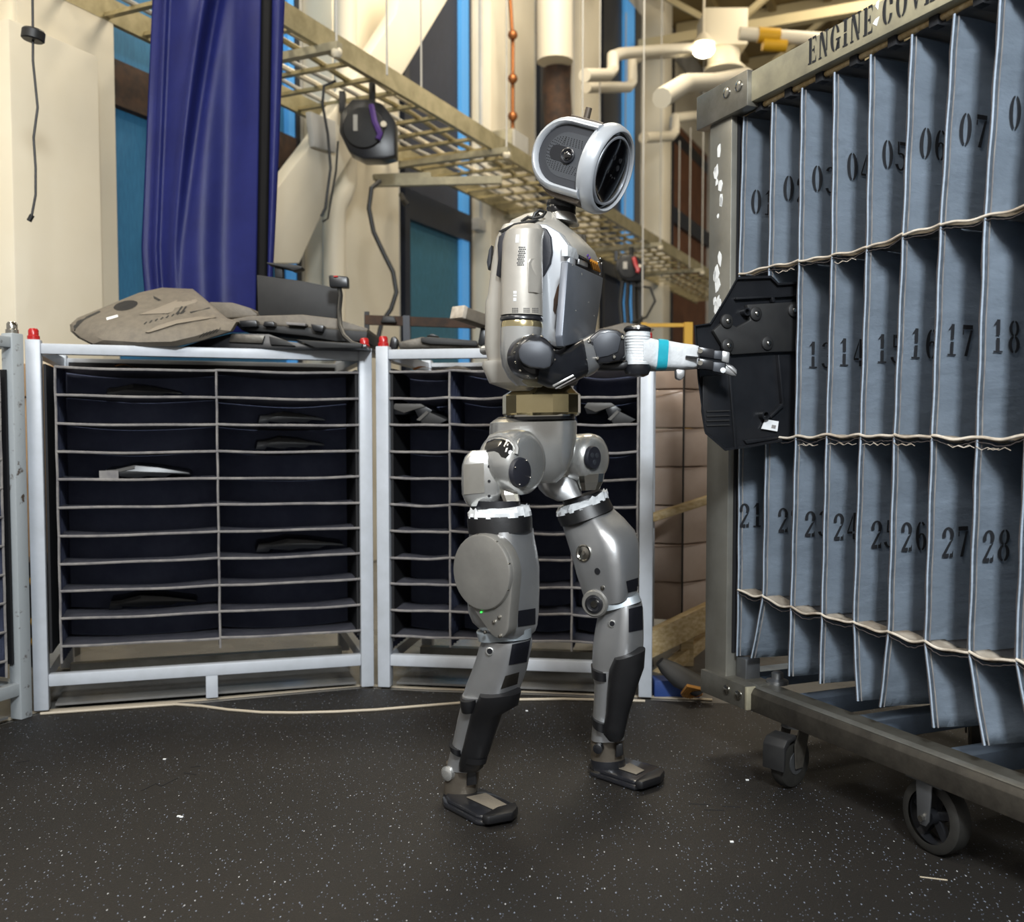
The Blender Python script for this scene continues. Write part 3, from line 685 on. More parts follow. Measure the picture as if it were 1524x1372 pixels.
for x0 in (241, 247, 261, 267): patch([(x0,467),(x0+9,455.5),(x0+11.5,456),(x0+4,467)], 'vent_slot', 'black_matte')
patch([(282,464),(312,457),(313,459),(284,466)], 'vent_slot', 'black_matte')
patch([(228,440),(234,443),(240,446.5),(236,448),(229,444)], 'vent_slot', 'black_matte')
for k in range(8): patch([(213.5+k*8.2,482-k*2.35),(217.3+k*8.2,478.5-k*2.35),(218.9+k*8.2,479-k*2.35),(215.3+k*8.2,482.6-k*2.35)], 'embossed_mark', 'black_matte')
for k in range(6): patch([(296+k*5,502-k*1.5),(303+k*5,495-k*1.5),(304+k*5,495.5-k*1.5),(297+k*5,502.5-k*1.5)], 'rib', 'black_matte')
patch([(104,488),(112,478),(130,470),(148,462),(150,464),(128,474),(116,483),(110,492)], 'side_scoop', 'black_matte')
patch([(108,497),(118,502),(134,511),(128,514),(110,510),(104,512),(112,505)], 'side_scoop', 'black_plastic')

def slab(name, pts, Y, ext, m, par=None, bevel=.004, **k):
    return MB().prism([at(x, y, Y) for x, y in pts], V((0, ext, 0))).build(name, M_[m], par, bevel=bevel, **k)
e = thing('flat_tan_cover', at(440, 500, 3.65), 'long flat tan cover with black clips lying under the black panel', 'engine cover')
slab('cover_top', [(338,476),(372,470),(450,468),(500,474),(548,489),(546,494),(470,488),(400,484),(350,482)], 3.60, .3, 'tan_cover', e)
slab('cover_hump', [(310,449),(345,450),(372,458),(384,468),(380,472),(330,474),(318,462)], 3.68, .25, 'tan_cover', e, bevel=.012)
slab('cover_core', [(348,480),(400,484),(470,488),(547,493),(545,508),(500,508),(455,500),(400,494),(360,492)], 3.57, .34, 'black_matte', e)
slab('clip', [(356,477),(381,476),(383,486),(358,487)], 3.54, .05, 'black_plastic', e, bevel=.003)
slab('clip', [(393,478),(407,478),(409,486),(391,485)], 3.54, .05, 'black_plastic', e, bevel=.003)
slab('clip', [(462,482),(482,484),(480,494),(466,492)], 3.54, .05, 'black_plastic', e, bevel=.003)
slab('vent_block', [(425,479),(455,481),(454,485),(426,483)], 3.54, .05, 'hem', e, bevel=.002)
e = thing('black_engine_cover', at(430, 515, 3.45), 'faceted glossy black cover at the bottom of the pile on the white rack', 'engine cover')
slab('cover_shell', [(268,517),(300,507),(345,496),(400,497),(430,508),(470,513),(545,512),(546,519),(268,519)], 3.44, .4, 'black_plastic', e, bevel=.008)
slab('facet', [(344,497),(394,499),(390,511),(340,509)], 3.43, .03, 'steel_dark', e, bevel=.003)
slab('facet', [(400,500),(424,506),(440,515),(402,513)], 3.43, .03, 'black_matte', e, bevel=.003)
slab('facet', [(440,505),(500,509),(540,511),(538,518),(470,518)], 3.42, .04, 'black_matte', e, bevel=.004)
e = thing('flat_screen', at(440, 475, 3.72), 'black flat screen-like board standing upright on the pile of covers', 'board')
slab('panel_board', [(382,409),(450,418),(504,429),(501,477),(460,476),(384,470)], 3.72, .03, 'black_matte', e, bevel=.003)
slab('bracket_post', [(408,393),(420,393),(421,414),(409,413)], 3.73, .03, 'black_matte', e)
slab('bracket_plate', [(396,390),(440,394),(450,397),(448,400),(436,403),(430,400),(398,393)], 3.71, .06, 'black_matte', e)
e = thing('webcam', at(503, 429, 3.6), 'small black camera on a bendy stalk above the pile of covers', 'camera')
slab('camera_body', [(489,409),(517,411),(518,428),(490,427)], 3.58, .04, 'black_plastic', e, bevel=.005)
slab('red_light', [(496,410),(503,410),(503,412.5),(496,412.5)], 3.575, .01, 'red_cap', e)
MB().tube([at(505,428,3.6), at(507,440,3.58), at(505,462,3.56), at(506,485,3.5), at(512,500,3.46), at(524,511,3.43), at(538,515,3.43)], .0085).build('bendy_stalk', M_['cable_black'], e)

# on the four-column rack
e = thing('dark_tray', at(640, 517, 3.66), 'dark shallow plastic tray lying on the four-column rack', 'tray')
slab('tray_body', [(592,509),(628,501),(711,508),(711,519),(594,519)], 3.62, .32, 'steel_dark', e, bevel=.006)
slab('tray_lid', [(626,502),(640,501),(710,507),(711,515),(640,512),(626,509)], 3.60, .2, 'black_matte', e, bevel=.004)
slab('bracket_clip', [(582,502),(588,500),(592,506),(590,519),(578,519)], 3.6, .05, 'black_plastic', e)
slab('tray_rib', [(634,500),(643,496),(654,501)], 3.66, .05, 'black_plastic', e)
e = thing('tan_beam', at(705, 500, 3.8), 'pale tan square beam end leaning on the four-column rack', 'beam')
MB().bar(at(684, 466, 3.75), at(770, 496, 3.95), .065, .045).build('beam_body', M_['tan_cover'], e, bevel=.005)
MB().bar(at(680, 464, 3.74), at(686, 467, 3.755), .069, .049).build('beam_end', M_['cream_pad'], e, bevel=.004)
slab('beam_stand', [(716,484),(728,487),(726,518),(711,512)], 3.84, .05, 'black_plastic', e)
e = thing('black_rail', at(620, 490, 4.5), 'black horizontal rail on a short post between the racks and the window', 'rail')
MB().bar(at(543, 476, 4.4), at(708, 482, 4.5), .03, .04).build('rail_bar', M_['rust'], e)
MB().bar(at(546, 464, 4.4), at(546, 506, 4.4), .02, .02).build('rail_post', M_['cable_black'], e)
MB().bar(at(605, 470, 4.42), at(606, 520, 4.42), .03, .03).build('rail_post', M_['window_dark'], e)
slab('rail_clamp', [(570,470),(586,470),(590,480),(566,480)], 4.38, .04, 'cable_black', e)

# gap between the racks: cardboard and yellow-black case
e = thing('cardboard_box', at(60, 850, 4.35), 'tall brown cardboard box standing behind the gap between the racks', 'box')
MB().box((at(20,700,4.35).x, 4.35, 0), (at(66,700,4.35).x, 4.8, at(50,541,4.35).z)).build('box_body', M_['cardboard'], e, bevel=.004)
MB().box((at(30,700,4.34).x, 4.33, at(50,590,4.35).z), (at(64,700,4.34).x, 4.35, at(50,545,4.35).z)).build('box_flap', M_['cardboard'], e, bevel=.002)
e = thing('tool_case', at(56, 960, 3.95), 'yellow and black tool case low in the gap between the racks', 'case')
xx = at(56, 900, 3.9).x; zc = lambda y: at(56, y, 3.9).z
MB().box((xx-.12, 3.9, zc(1005)), (xx+.06, 4.15, zc(836))).build('case_body', M_['black_plastic'], e, bevel=.01)
for y in (865, 925, 955): MB().sphere((xx-.005, 3.9, zc(y)), .026, 6, (1,.5,1)).build('yellow_knob', M_['yellow'], e)
MB().box((xx-.10, 3.95, -.012), (xx+.05, 4.1, zc(1005))).build('case_foot', M_['black_matte'], e)

# wrapped boxes on a timber pallet at the end of the four-column rack
e = thing('wrapped_carton', at(1010, 930, 4.3), 'stack of cartons in clear wrap between the white rack and the numbered rack', 'carton')
BY = 4.15; corner = at(1017, 650, BY); zt_, zb_ = at(1017, 520, BY).z, at(1017, 925, BY).z
d1 = V((-.93, .36, 0)); d2 = V((.80, .60, 0))
def face_pt(s, t, z): return V((corner.x, corner.y, 0))+d1*s+d2*t+V((0,0,z))
nlay = 7
for k in range(nlay):
    z0 = zb_+(zt_-zb_)*k/nlay+.002; z1 = zb_+(zt_-zb_)*(k+1)/nlay-.003; j = random.uniform(0,.006)
    MB().prism([face_pt(j, j, z0), face_pt(.45, j, z0), face_pt(.45, .7, z0), face_pt(j, .7, z0)], (0,0,z1-z0)).build('carton_layer', M_['wrapped_card'], e, bevel=.006)
    MB().grid(lambda u, v: face_pt(.42*u, -.004, z1-.006-.022*math.sin(3.14*u)*(k % 3-.6)+.004*v), 8, 1, .002).build('wrap_crease', M_['tape_shine'], e)
    MB().grid(lambda u, v: face_pt(-.004, .6*u, z1-.01+.05*u+.004*v), 8, 1, .002).build('wrap_crease', M_['tape_shine'], e)
MB().tube([face_pt(-.003,-.003,zb_+.02), face_pt(-.003,-.003,zt_)], .004).build('corner_strap', M_['black_matte'], e)
e = thing('pallet_frame', at(1010, 1000, 4.1), 'cream timber pallet frame with sloping boards below the wrapped cartons', 'pallet')
MB().bar(at(962, 960, 3.75), at(1075, 905, 3.95), .04, .10).build('pallet_board', M_['pine'], e, bevel=.004)
MB().bar(at(966, 1018, 3.80), at(1075, 930, 4.05), .04, .05).build('pallet_board', M_['pine'], e, bevel=.004)
MB().bar(at(1022, 990, 3.92), at(1022, 948, 3.92), .03, .05).build('pallet_block', M_['pine'], e)
e = thing('blue_pallet', ground(1010, 1000), 'blue pallet edge on the floor beside the white rack', 'pallet')
g0 = ground(975, 1036, 0); MB().box((g0.x, g0.y+.02, -.012), (g0.x+.16, g0.y+.10, .05)).build('pallet_board', M_['blue_pallet'], e, bevel=.004)
tag(MB().bar(at(968, 771, 3.98), at(1070, 738, 4.1), .035, .035).build('yellow_rail', M_['pine'], bevel=.008), 'pale yellow square rail crossing in front of the wrapped cartons', 'rail')
e = thing('yellow_barrier', at(1022, 500, 5.6), 'yellow barrier post with thin crossbar beyond the robot hands', 'barrier')
MB().bar(at(1024, 480, 5.6), V((at(1024,480,5.6).x, 5.6, -.01)), .045, .045).build('barrier_post', M_['yellow'], e)
MB().bar(at(958, 484, 5.6), at(1024, 484, 5.6), .02, .02).build('barrier_rail', M_['yellow'], e)
MB().bar(V((at(958,484,5.6).x,5.6,-.01)), at(958,480,5.6), .03, .03).build('barrier_post', M_['yellow'], e)
tag(slab('tan_board', [(880,493),(930,480),(960,484),(975,490),(960,500),(884,503)], 4.3, .3, 'tan_cover'), 'tan board lying behind the robot forearm', 'board')
# bristle brush on the floor
e = thing('floor_brush', ground(1020, 1040), 'black hand brush with tan bristles on the floor beside the steel post', 'brush')
MB().loft([(at(982,984,3.42), V((.012,0,.012)), V((0,.02,0)), 2.5), (at(996,994,3.40), V((.03,0,.016)), V((0,.03,0)), 2.5), (at(1020,1012,3.36), V((.04,0,.022)), V((0,.04,0)), 2.5), (at(1046,1026,3.32), V((.03,0,.022)), V((0,.03,0)), 2.5)], 16).build('brush_handle', M_['black_matte'], e)
for k in range(9):
    p = at(1024+k*2.6, 1020+k*.6, 3.29); q = ground(1017+k*3.2, 1040-abs(k-3)*.8)
    MB().tube([p, (p+q)/2+V((-.012,-.012,.0)), q+V((-.004,0,.012)), q+V((.004,0,.004))], .006, 6).build('bristle_tuft', M_['orange_tan'], e)
# ------------------------------------------------------------------ numbered fabric rack on casters
EX = V((.393, -.9195, 0)).normalized(); EY = V((-EX.y, EX.x, 0)); EY = V((.9195, .393, 0)).normalized()
P0 = V((.68, 2.55, 0))
oR = hit(1052, 650, P0, EY); MR = Matrix(((EX.x, EY.x, 0, oR.x), (EX.y, EY.y, 0, oR.y), (0, 0, 1, 0), (0, 0, 0, 1)))
MRi = MR.inverted()
def lr(px, py, off=0.0): return MRi @ hit(px, py, P0+EY*off, EY)
nr = thing('numbered_fabric_rack', MR @ V((.7, .3, 0)), 'tall steel rack on casters with numbered grey fabric slots and ENGINE COVERS lettering', 'rack')
FO = .022
s01 = lr(1101, 650, FO).x
edges = [
 [(1107.6,175),(1101,410),(1101,652),(1099.5,878),(1097.6,976)],
 [(1150,151),(1145.4,398.5),(1141,652),(1136.4,888),(1119,979)],
 [(1194.6,131),(1190,390),(1185,651),(1178,905),(1175,1006)],
 [(1243,107),(1239,382),(1231,649),(1224,915),(1221,1017)],
 [(1297,82),(1291,371),(1281.5,649),(1271.4,926),(1277,1043)],
 [(1358,52),(1345,351),(1332,649),(1323,941),(1311,1052)],
 [(1421,21),(1401,336),(1388,651),(1378,956.5),(1391,1083)],
 [(1491,-15),(1467,325),(1455,654),(1443,972),(1465.5,1109)]]
E3 = [[lr(x, y, FO) for x, y in e] for e in edges]
dx = [(E3[7][k].x-E3[0][k].x)/7 for k in range(5)]
zT = sum(e[0].z for e in E3)/8; z1 = sum(e[1].z for e in E3)/8; z2 = sum(e[2].z for e in E3)/8; z3 = sum(e[3].z for e in E3)/8
for j in (1, 2, 3): E3.append([V((E3[7][k].x+dx[k]*j, FO, (zT, z1, z2, z3, E3[7][4].z+.01*(j % 2))[k])) for k in range(5)])
LR = E3[10][2].x+.05+.085
topz0, topz1 = lr(1085, 168).z, lr(1117, 107).z
botz1, botz0 = lr(1113, 1021).z, lr(1113, 1055).z
print('RACK', LR, topz0, topz1, botz0, botz1, 'rows', zT, z1, z2, z3, 'dx', dx)
PW = lr(1084.5, 600).x; DR = .78; DEP = .56
for x in (0, LR-PW):
    for y in (0, DR-.06):
        MB(MR).box((x, y, botz1), (x+PW, y+.06, topz0)).build('post', M_['steel_post'] if y == 0 else M_['steel_frame'], nr, bevel=.003)
post = [o for o in nr.children if o.name.startswith('post')][0]
# peeling paper on the first post
for k in range(26):
    t = random.random(); z = 1.05+.68*t; x = .030+.028*random.random(); r = .006+.012*random.random()
    P = [(x+r*(.6+.6*random.random())*math.cos(a)*.8, -.0012, z+r*1.7*(.5+.7*random.random())*math.sin(a)) for a in (0,.9,1.9,2.8,3.9,5.1)]
    MB(MR).prism(P, (0,.0011,0)).build('paint_flake', M_['white_sticker'], post)
for y in (0, DR-.06):
    MB(MR).box((PW*.55, y, topz0), (LR-.02, y+.06, topz1)).build('top_beam', M_['steel_warm'] if y == 0 else M_['steel_frame'], nr, bevel=.003)
tb = [o for o in nr.children if o.name.startswith('top_beam')][0]
for x in (.0, LR-PW): MB(MR).box((x, .06, topz0), (x+.06, DR-.06, topz1)).build('top_beam', M_['steel_frame'], nr)
# end plates with bolts
pa, pb = lr(1039, 160, -.008).x, lr(1115, 120, -.008).x
pl = MB(MR).box((pa, -.014, topz0-.012), (pb, .07, topz1+.004)).build('corner_plate', M_['steel_frame'], nr, bevel=.003)
for px, py in ((1082, 138), (1100, 128)):
    q = lr(px, py, -.014); MB(MR).lathe((q.x, -.014, q.z), (0,-1,0), [(0,.015),(.004,.014),(.007,.008)], 16).build('bolt', M_['chrome'], pl)
# lettering on the beam
L0, L1 = lr(1203, 98), lr(1299.6, 51)
capw = sum(GW[c] for c in 'ENGINE')+.12*5
hL = .062; ws = (L1.x-L0.x)/(capw*hL)
lettering('ENGINE COVERS', MR @ V((L0.x, -.0012, L0.z+.001)), EX, (0,0,1), hL, wscale=ws).build('painted_lettering', M_['stencil_black'], tb)
for (px, py, w_, h_) in ((1304, 33, .02, .018), (1306, 8, .012, .02)):
    q = lr(px, py); MB(MR).prism([(q.x-w_/2,-.001,q.z), (q.x-.002,-.001,q.z+h_*.4), (q.x+w_/2,-.001,q.z+h_*.5), (q.x+.002,-.001,q.z-h_*.5)], (0,.0009,0)).build('paint_flake', M_['white_sticker'], tb)
# hanging rod, loops, black end cheek
MB(MR).cyl((PW-.02, FO+.012, zT+.012), (LR-PW+.02, FO+.012, zT+.012), .007).build('hanging_rod', M_['pine'], nr)
for i in range(10):
    xm = (E3[i][0].x+E3[i+1][0].x)/2
    MB(MR).box((xm-.013, FO, zT-.004), (xm+.013, FO+.024, zT+.023)).build('fabric_loop', M_['stencil_black'], nr, bevel=.002)
MB(MR).box((lr(1086,650,.018).x, .018, lr(1090,975).z), (lr(1097,650,.018).x-.012, DEP, zT+.02)).build('end_cheek', M_['black_side'], nr)
MB(MR).box((s01, DEP+.005, z3-.08), (E3[10][0].x, DEP+.015, zT+.01)).build('back_cloth', M_['stencil_black'], nr)
def edge_at(i, z):
    e = E3[i]
    for a, b in zip(e, e[1:]):
        if z >= b.z or b is e[4]:
            t = max(0, min(1, (a.z-z)/(a.z-b.z))); return a.x+(b.x-a.x)*t
numbers = {0:['01','11','21'],1:['02','12','22'],2:['03','13','23'],3:['04','14','24'],4:['05','15','25'],5:['06','16','26'],6:['07','17','27'],7:['08','18','28'],8:['09','19','29'],9:['10','20','30']}
first = {(0,0):(1126.7,300),(1,0):(1174,280.5),(2,0):(1218,265.7),(3,0):(1270,247.7),(4,0):(1322.6,229.6),(5,0):(1378.4,213),(6,0):(1439,192),(7,0):(1513.8,167),
 (2,1):(1211.7,528),(3,1):(1258,524),(4,1):(1314.4,518.7),(5,1):(1366,511),(6,1):(1420,505.6),(7,1):(1487,500),
 (0,2):(1108.7,766.8),(1,2):(1166,774),(2,2):(1206.8,779.6),(3,2):(1250.4,783.8),(4,2):(1306.8,795.4),(5,2):(1350.5,798.7),(6,2):(1411.2,806.9),(7,2):(1473.5,812.8)}
for i in range(11):
    k = random.random()*6; zb = E3[i][4].z; zt = zT
    def surf(u, v, i=i, k=k, zb=zb, zt=zt):
        z = zb+(zt-zb)*v; x = edge_at(i, z); fr = max(0, 1-(z-zb)/.16)   # loose skirt at the bottom
        x += .0008*math.sin(v*60+k)*(1-u) + .002*math.sin(v*9+u*7+k)*min(1,u*5) + fr*(.030*u*math.sin(k*3+u*5))
        return V((x, FO+DEP*u**1.3-(.0 if u else 0), z - fr*u*.02))
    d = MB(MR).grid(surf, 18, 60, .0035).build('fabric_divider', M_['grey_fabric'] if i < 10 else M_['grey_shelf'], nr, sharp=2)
    MB(MR).tube([surf(0, j/60)+V((0,-.001,0)) for j in range(61)], .0022, 6).build('hem', M_['grey_fabric'], d)
    MB(MR).tube([surf(0, j/40)+V((-.0035+.0012*math.sin(j*2.1),-.002,0)) for j in range(41)], .0012, 5).build('raw_edge', M_['thread'], d)
    MB(MR).grid(lambda u, v: surf((.007*u+.012)**.77, v)+V((.0025,0,0)), 1, 40).build('seam', M_['hem'], d)
    if i < 10:
        for r, zc in enumerate(((zT+z1)/2+.02, (z1+z2)/2, (z2+z3)/2)):
            h = .066
            if (i, r) in first:
                # the painted digit sits where the sight line meets the divider's side
                px, py = first[(i, r)]; nx = EX; ed = MR @ V((edge_at(i, (zT,z1,z2)[r]-.2)+.004, FO, 0))
                q = MRi @ hit(px, py, ed, EX); y0, zc = q.y-.018, q.z
            else: y0 = FO+.045
            for n_, ch in enumerate(numbers[i][r]):
                g = MB(MR); y_ = y0+n_*.043
                for poly in GL[ch]:
                    pts = []
                    for gx, gz in poly:
                        z = zc-h/2+gz*h; yy = y_+gx*h*.98; u = max(0, (yy-FO)/DEP)**(1/1.3); p = surf(u, (z-zb)/(zt-zb)); pts.append(V((p.x+.0042, yy, z)))
                    g.raw(pts, [tuple(range(len(pts)))])
                g.build('painted_digit', M_['stencil_black'], d)
for i in range(10):
    for r, zz in enumerate((1, 2, 3)):
        a, b = E3[i][zz], E3[i+1][zz]; s = (.006, .008, .012)[r]; k = random.random()*6
        def sh(u, v, a=a, b=b, s=s, k=k): return V((a.x+(b.x-a.x)*u+.001, FO+.002+DEP*v, a.z+(b.z-a.z)*u-s*math.sin(math.pi*u)-.004*v+.002*math.sin(u*8+k)))
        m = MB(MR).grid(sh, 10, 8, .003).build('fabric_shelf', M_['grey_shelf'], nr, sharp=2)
        MB(MR).grid(lambda u, v: sh(u, v*.10)+V((0,-.004,.003+.005*math.sin(math.pi*u)*(1-.4*v))), 10, 3, .004).build('padded_lip', M_['cream_pad'], m, sharp=2)
        MB(MR).tube([sh(j/12, 0)+V((0,-.005,.003+.0045*math.sin(math.pi*j/12))) for j in range(13)], (.003,.0034,.003)[r], 7).build('piping', M_['cream_pad'], m)
        MB(MR).tube([sh(j/16, 0)+V((0,-.004,-.004-.003*random.random())) for j in range(17)], .0011, 5).build('raw_edge', M_['thread'], m)
    a, b = E3[i][0], E3[i+1][0]
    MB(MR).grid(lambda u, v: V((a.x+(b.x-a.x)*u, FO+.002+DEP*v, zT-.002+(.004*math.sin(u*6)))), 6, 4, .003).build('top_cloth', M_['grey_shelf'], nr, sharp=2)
# frayed threads under the shelf lips
for i, rr in ((2,2),(3,2),(4,2),(5,2),(6,2),(7,2),(1,1),(3,1)):
    a, b = E3[i][rr], E3[i+1][rr]; m = MB(MR)
    for q in range(2):
        t0 = random.random()*.5; pts = [(a.x+(b.x-a.x)*(t0+.12*j), FO-.004, a.z-.014-.007*abs(math.sin(j*1.7+q))) for j in range(5)]
        m.tube(pts, .0007, 4)
    m.build('loose_thread', M_['cream_pad'], nr)

# base: beam with rounded nose, corner bracket, cross members
MB(MR).prism([(0,-.004,botz0),(0,-.004,botz1-.016),(0,.004,botz1-.003),(0,.02,botz1+.004),(0,.03,botz1-.001),(0,.075,botz1),(0,.075,botz0)], (LR+.05,0,0)).build('base_beam', M_['beam_shaded'], nr, bevel=.0015)  # front face shade is put into this darker colour
MB(MR).prism([(0,.006,botz1-.001),(0,.02,botz1+.0055),(0,.03,botz1+.0005),(0,.075,botz1+.0015),(0,.075,botz1-.001)], (LR+.05,0,0)).build('beam_lit_top', M_['steel_frame'], nr, bevel=.001)  # lighter strip paints the lit top face of the same beam
MB(MR).box((0,DR-.07,botz0), (LR+.05,DR,botz1)).build('base_beam', M_['steel_dark'], nr)
for x in (0, .30, .52, .80, LR-.06):
    MB(MR).box((x, .075, botz0+.006), (x+.06, DR-.07, botz1-.006)).build('cross_member', M_['blue_steel'], nr, bevel=.003)
for y, m, r in ((.28,'yellow',.016),(.36,'steel_frame',.02)): MB(MR).cyl((.03, y, botz1+.04), (LR, y, botz1+.04), r).build('under_rod', M_['steel_warm'], nr)
ca, cb = lr(1044, 1020, -.01).x, lr(1113, 1030, -.01).x
cp = MB(MR).box((ca, -.014, botz0+.0), (cb, .085, botz1+.004)).build('corner_plate', M_['steel_frame'], nr, bevel=.003)
MB(MR).box((cb-.004, -.018, botz0+.002), (cb+.006, .03, botz1+.002)).build('plate_edge', M_['steel_warm'], cp, bevel=.002)
for px, py in ((1082, 1026), (1099.5, 1034)):
    q = lr(px, py, -.014); MB(MR).lathe((q.x, -.014, q.z), (0,-1,0), [(0,.014),(.004,.013),(.007,.007)], 16).build('bolt', M_['chrome'], cp)
MB(MR).box((PW+.005, .03, botz1), (PW+.05, .08, botz1+.06)).build('zinc_clip', M_['caster_zinc'], nr, bevel=.004)
MB(MR).lathe((PW+.11, .09, botz1), (0,0,1), [(0,.03),(.01,.03),(.015,.016),(.03,.016),(.034,.01)], 16).build('zinc_stud', M_['caster_zinc'], nr)

# casters
def swivel(x, y, rot):
    e = MB(MR).cyl((x,y,botz0-.012), (x,y,botz0+.002), .035, n=20).build('caster', M_['caster_zinc'], nr)
    r = .066; ax = V((math.cos(rot), math.sin(rot), 0)); dr = V((-ax.y, ax.x, 0)); c = V((x,y,r+.002))+dr*.02
    MB(MR).lathe(c-ax*.019, ax, [(0,.03),(0,.052),(.004,.063),(.010,.066),(.028,.066),(.034,.063),(.038,.052),(.038,.03)], 32).build('wheel', M_['wheel_rubber'], e)
    MB(MR).lathe(c-ax*.021, ax, [(0,.018),(.0,.03),(.042,.03),(.042,.018)], 20).build('hub', M_['caster_zinc'], e)
    for s in (-1, 1):
        MB(MR).prism([c+ax*s*.025+dr*a+V((0,0,b)) for a, b in ((-.014,-.012),(.014,-.012),(.02,.05),(0,botz0-.012-c.z),(-.045,botz0-.012-c.z))], ax*s*.004).build('fork', M_['steel_dark'], e)
    MB(MR).prism([c+dr*a+V((0,0,b))-ax*.032 for a, b in ((.045,.062),(.062,.045),(.066,-.005),(.075,-.008),(.074,.055),(.06,.072),(.02,.078),(.02,.066))], ax*.064).build('brake_pedal', M_['black_matte'], e, bevel=.003)
g1 = MRi @ ground(1182, 1168)
swivel(g1.x, g1.y, math.radians(197))
def fixed(x, y):
    r = .080; c = V((x, y, r+.001))
    e = MB(MR).box((x-.05, y-.04, botz0-.008), (x+.05, y+.04, botz0)).build('caster', M_['caster_zinc'], nr)
    MB(MR).lathe(c-V((0,.022,0)), (0,1,0), [(0,.058),(0,.072),(.005,.079),(.012,.080),(.032,.080),(.039,.079),(.044,.072),(.044,.058)], 40, caps=False).build('tyre', M_['wheel_rubber'], e)
    MB(MR).lathe(c-V((0,.014,0)), (0,1,0), [(0,.058),(0,.060),(.028,.060),(.028,.058),(0,.058)], 40, caps=False).build('rim', M_['black_plastic'], e)
    MB(MR).cyl(c-V((0,.026,0)), c+V((0,.026,0)), .017).build('hub', M_['black_plastic'], e)
    for k in range(5):
        a = k*2*math.pi/5+.3; MB(MR).bar(c, c+V((math.cos(a)*.06, 0, math.sin(a)*.06)), .018, .014, up=(0,1,0)).build('spoke', M_['black_plastic'], e)
    for s in (-1, 1):
        MB(MR).prism([(c.x+a, y+s*.034, z) for a, z in ((-.022,botz0-.008),(.022,botz0-.008),(.016,c.z-.004),(.008,c.z-.016),(-.008,c.z-.016),(-.016,c.z-.004))], (0,s*.004,0)).build('fork', M_['caster_zinc'], e, bevel=.001)
        MB(MR).cyl(c+V((0,s*.036,0)), c+V((0,s*.046,0)), .007, n=6).build('axle_nut', M_['chrome'], e)
g2 = MRi @ ground(1392, 1268)
fixed(g2.x, max(g2.y, .03))
swivel(LR-.15, .07, .4); swivel(g1.x, DR-.1, .8); swivel(LR-.15, DR-.1, 1.9)

# ------------------------------------------------------------------ black engine cover being slid into a slot
pe = MR @ V((lr(1163, 650, FO).x, FO, 0)); PN = EX      # the panel stands square to the rack face
def hp(px, py, d=0): return hit(px, py, pe-EX*0+EX*d, EX)
hc = thing('held_engine_cover', hp(1110, 671), 'black ribbed engine cover with silver screws held at slot twelve of the rack', 'engine cover')
OUTP = [(1097,412),(1148,410),(1159,421),(1188,419),(1222,420),(1220,646),(1187,648),(1163,657),(1120,665),(1079,671),(1049,645),(1038,563),(1033,484),(1056.5,480.6),(1082,439)]
C_ = (1120, 545)
def ringp(s, d): return [hp(C_[0]+(x-C_[0])*s, C_[1]+(y-C_[1])*s, d) for x, y in OUTP]
n = len(OUTP); rg = [ringp(1, -.012), ringp(1, .006), ringp(.975, .006), ringp(.955, -.004)]
MB().raw([p for r in rg for p in r], [(k*n+i, k*n+(i+1) % n, (k+1)*n+(i+1) % n, (k+1)*n+i) for k in range(3) for i in range(n)]+[tuple(range(n))[::-1], tuple(range(3*n, 4*n))]).build('cover_shell', M_['black_plastic'], hc, sharp=.4)
def hpatch(pts, d0, d1, name, m, bevel=0, par=None):
    P = [hp(x, y, d1) for x, y in pts]; return MB().prism(P, -EX*(d1-d0)).build(name, M_[m], par or hc, bevel=bevel)
mp_ = hpatch([(1112,453),(1150,451),(1186,449),(1187,523),(1150,524),(1090,528),(1074,512),(1062,492),(1080,476),(1097,487),(1117,476)], -.004, .010, 'mounting_plate', 'black_matte', .003)
for x, y in ((1081,478),(1082,514),(1124,467),(1141,511),(1180,462)):
    c = hp(x, y, .010)
    b = MB().lathe(c, EX, [(0,.018),(.005,.017),(.008,.012)], 18).build('boss', M_['black_matte'], mp_)
    MB().lathe(c+EX*.008, EX, [(0,.007),(.003,.006),(.005,.003)], 12).build('screw', M_['chrome'], b)
for x, y, r in ((1106,465,.010),(1134,618,.012)): MB().lathe(hp(x, y, -.004), EX, [(0,r),(.018,r),(.018,r*.65),(.004,r*.6)], 18).build('clip_tower', M_['black_plastic'], hc)
for pts in ([(1083,530),(1088,530),(1098,668),(1094,669)], [(1158,528),(1161,528),(1168,600),(1165,602)], [(1165,600),(1168,604),(1148,622),(1146,619)], [(1096,442),(1187,438),(1187,441),(1096,446)], [(1148,441),(1153,441),(1155,450),(1150,450)]):
    hpatch(pts, -.006, .008, 'stiffening_rib', 'black_plastic', .002)
hpatch([(1046,560),(1084,556),(1094,668),(1079,669),(1051,643),(1046,612)], -.006, .004, 'edge_panel', 'black_plastic', .003)
for y in (610, 617, 624, 631): hpatch([(1052,y+1),(1086,y),(1086,y+2),(1052,y+3)], .003, .008, 'grip_rib', 'black_matte')
hpatch([(1108,655),(1158,648),(1160,653),(1112,661)], -.006, .004, 'bottom_lip', 'black_plastic', .002)
hpatch([(1134,638),(1140,624),(1159,627),(1157,642)], .0, .004, 'white_sticker', 'white_sticker')
hpatch([(1149,632),(1155,633),(1154,638),(1148,637)], .004, .0046, 'printed_mark', 'hem')
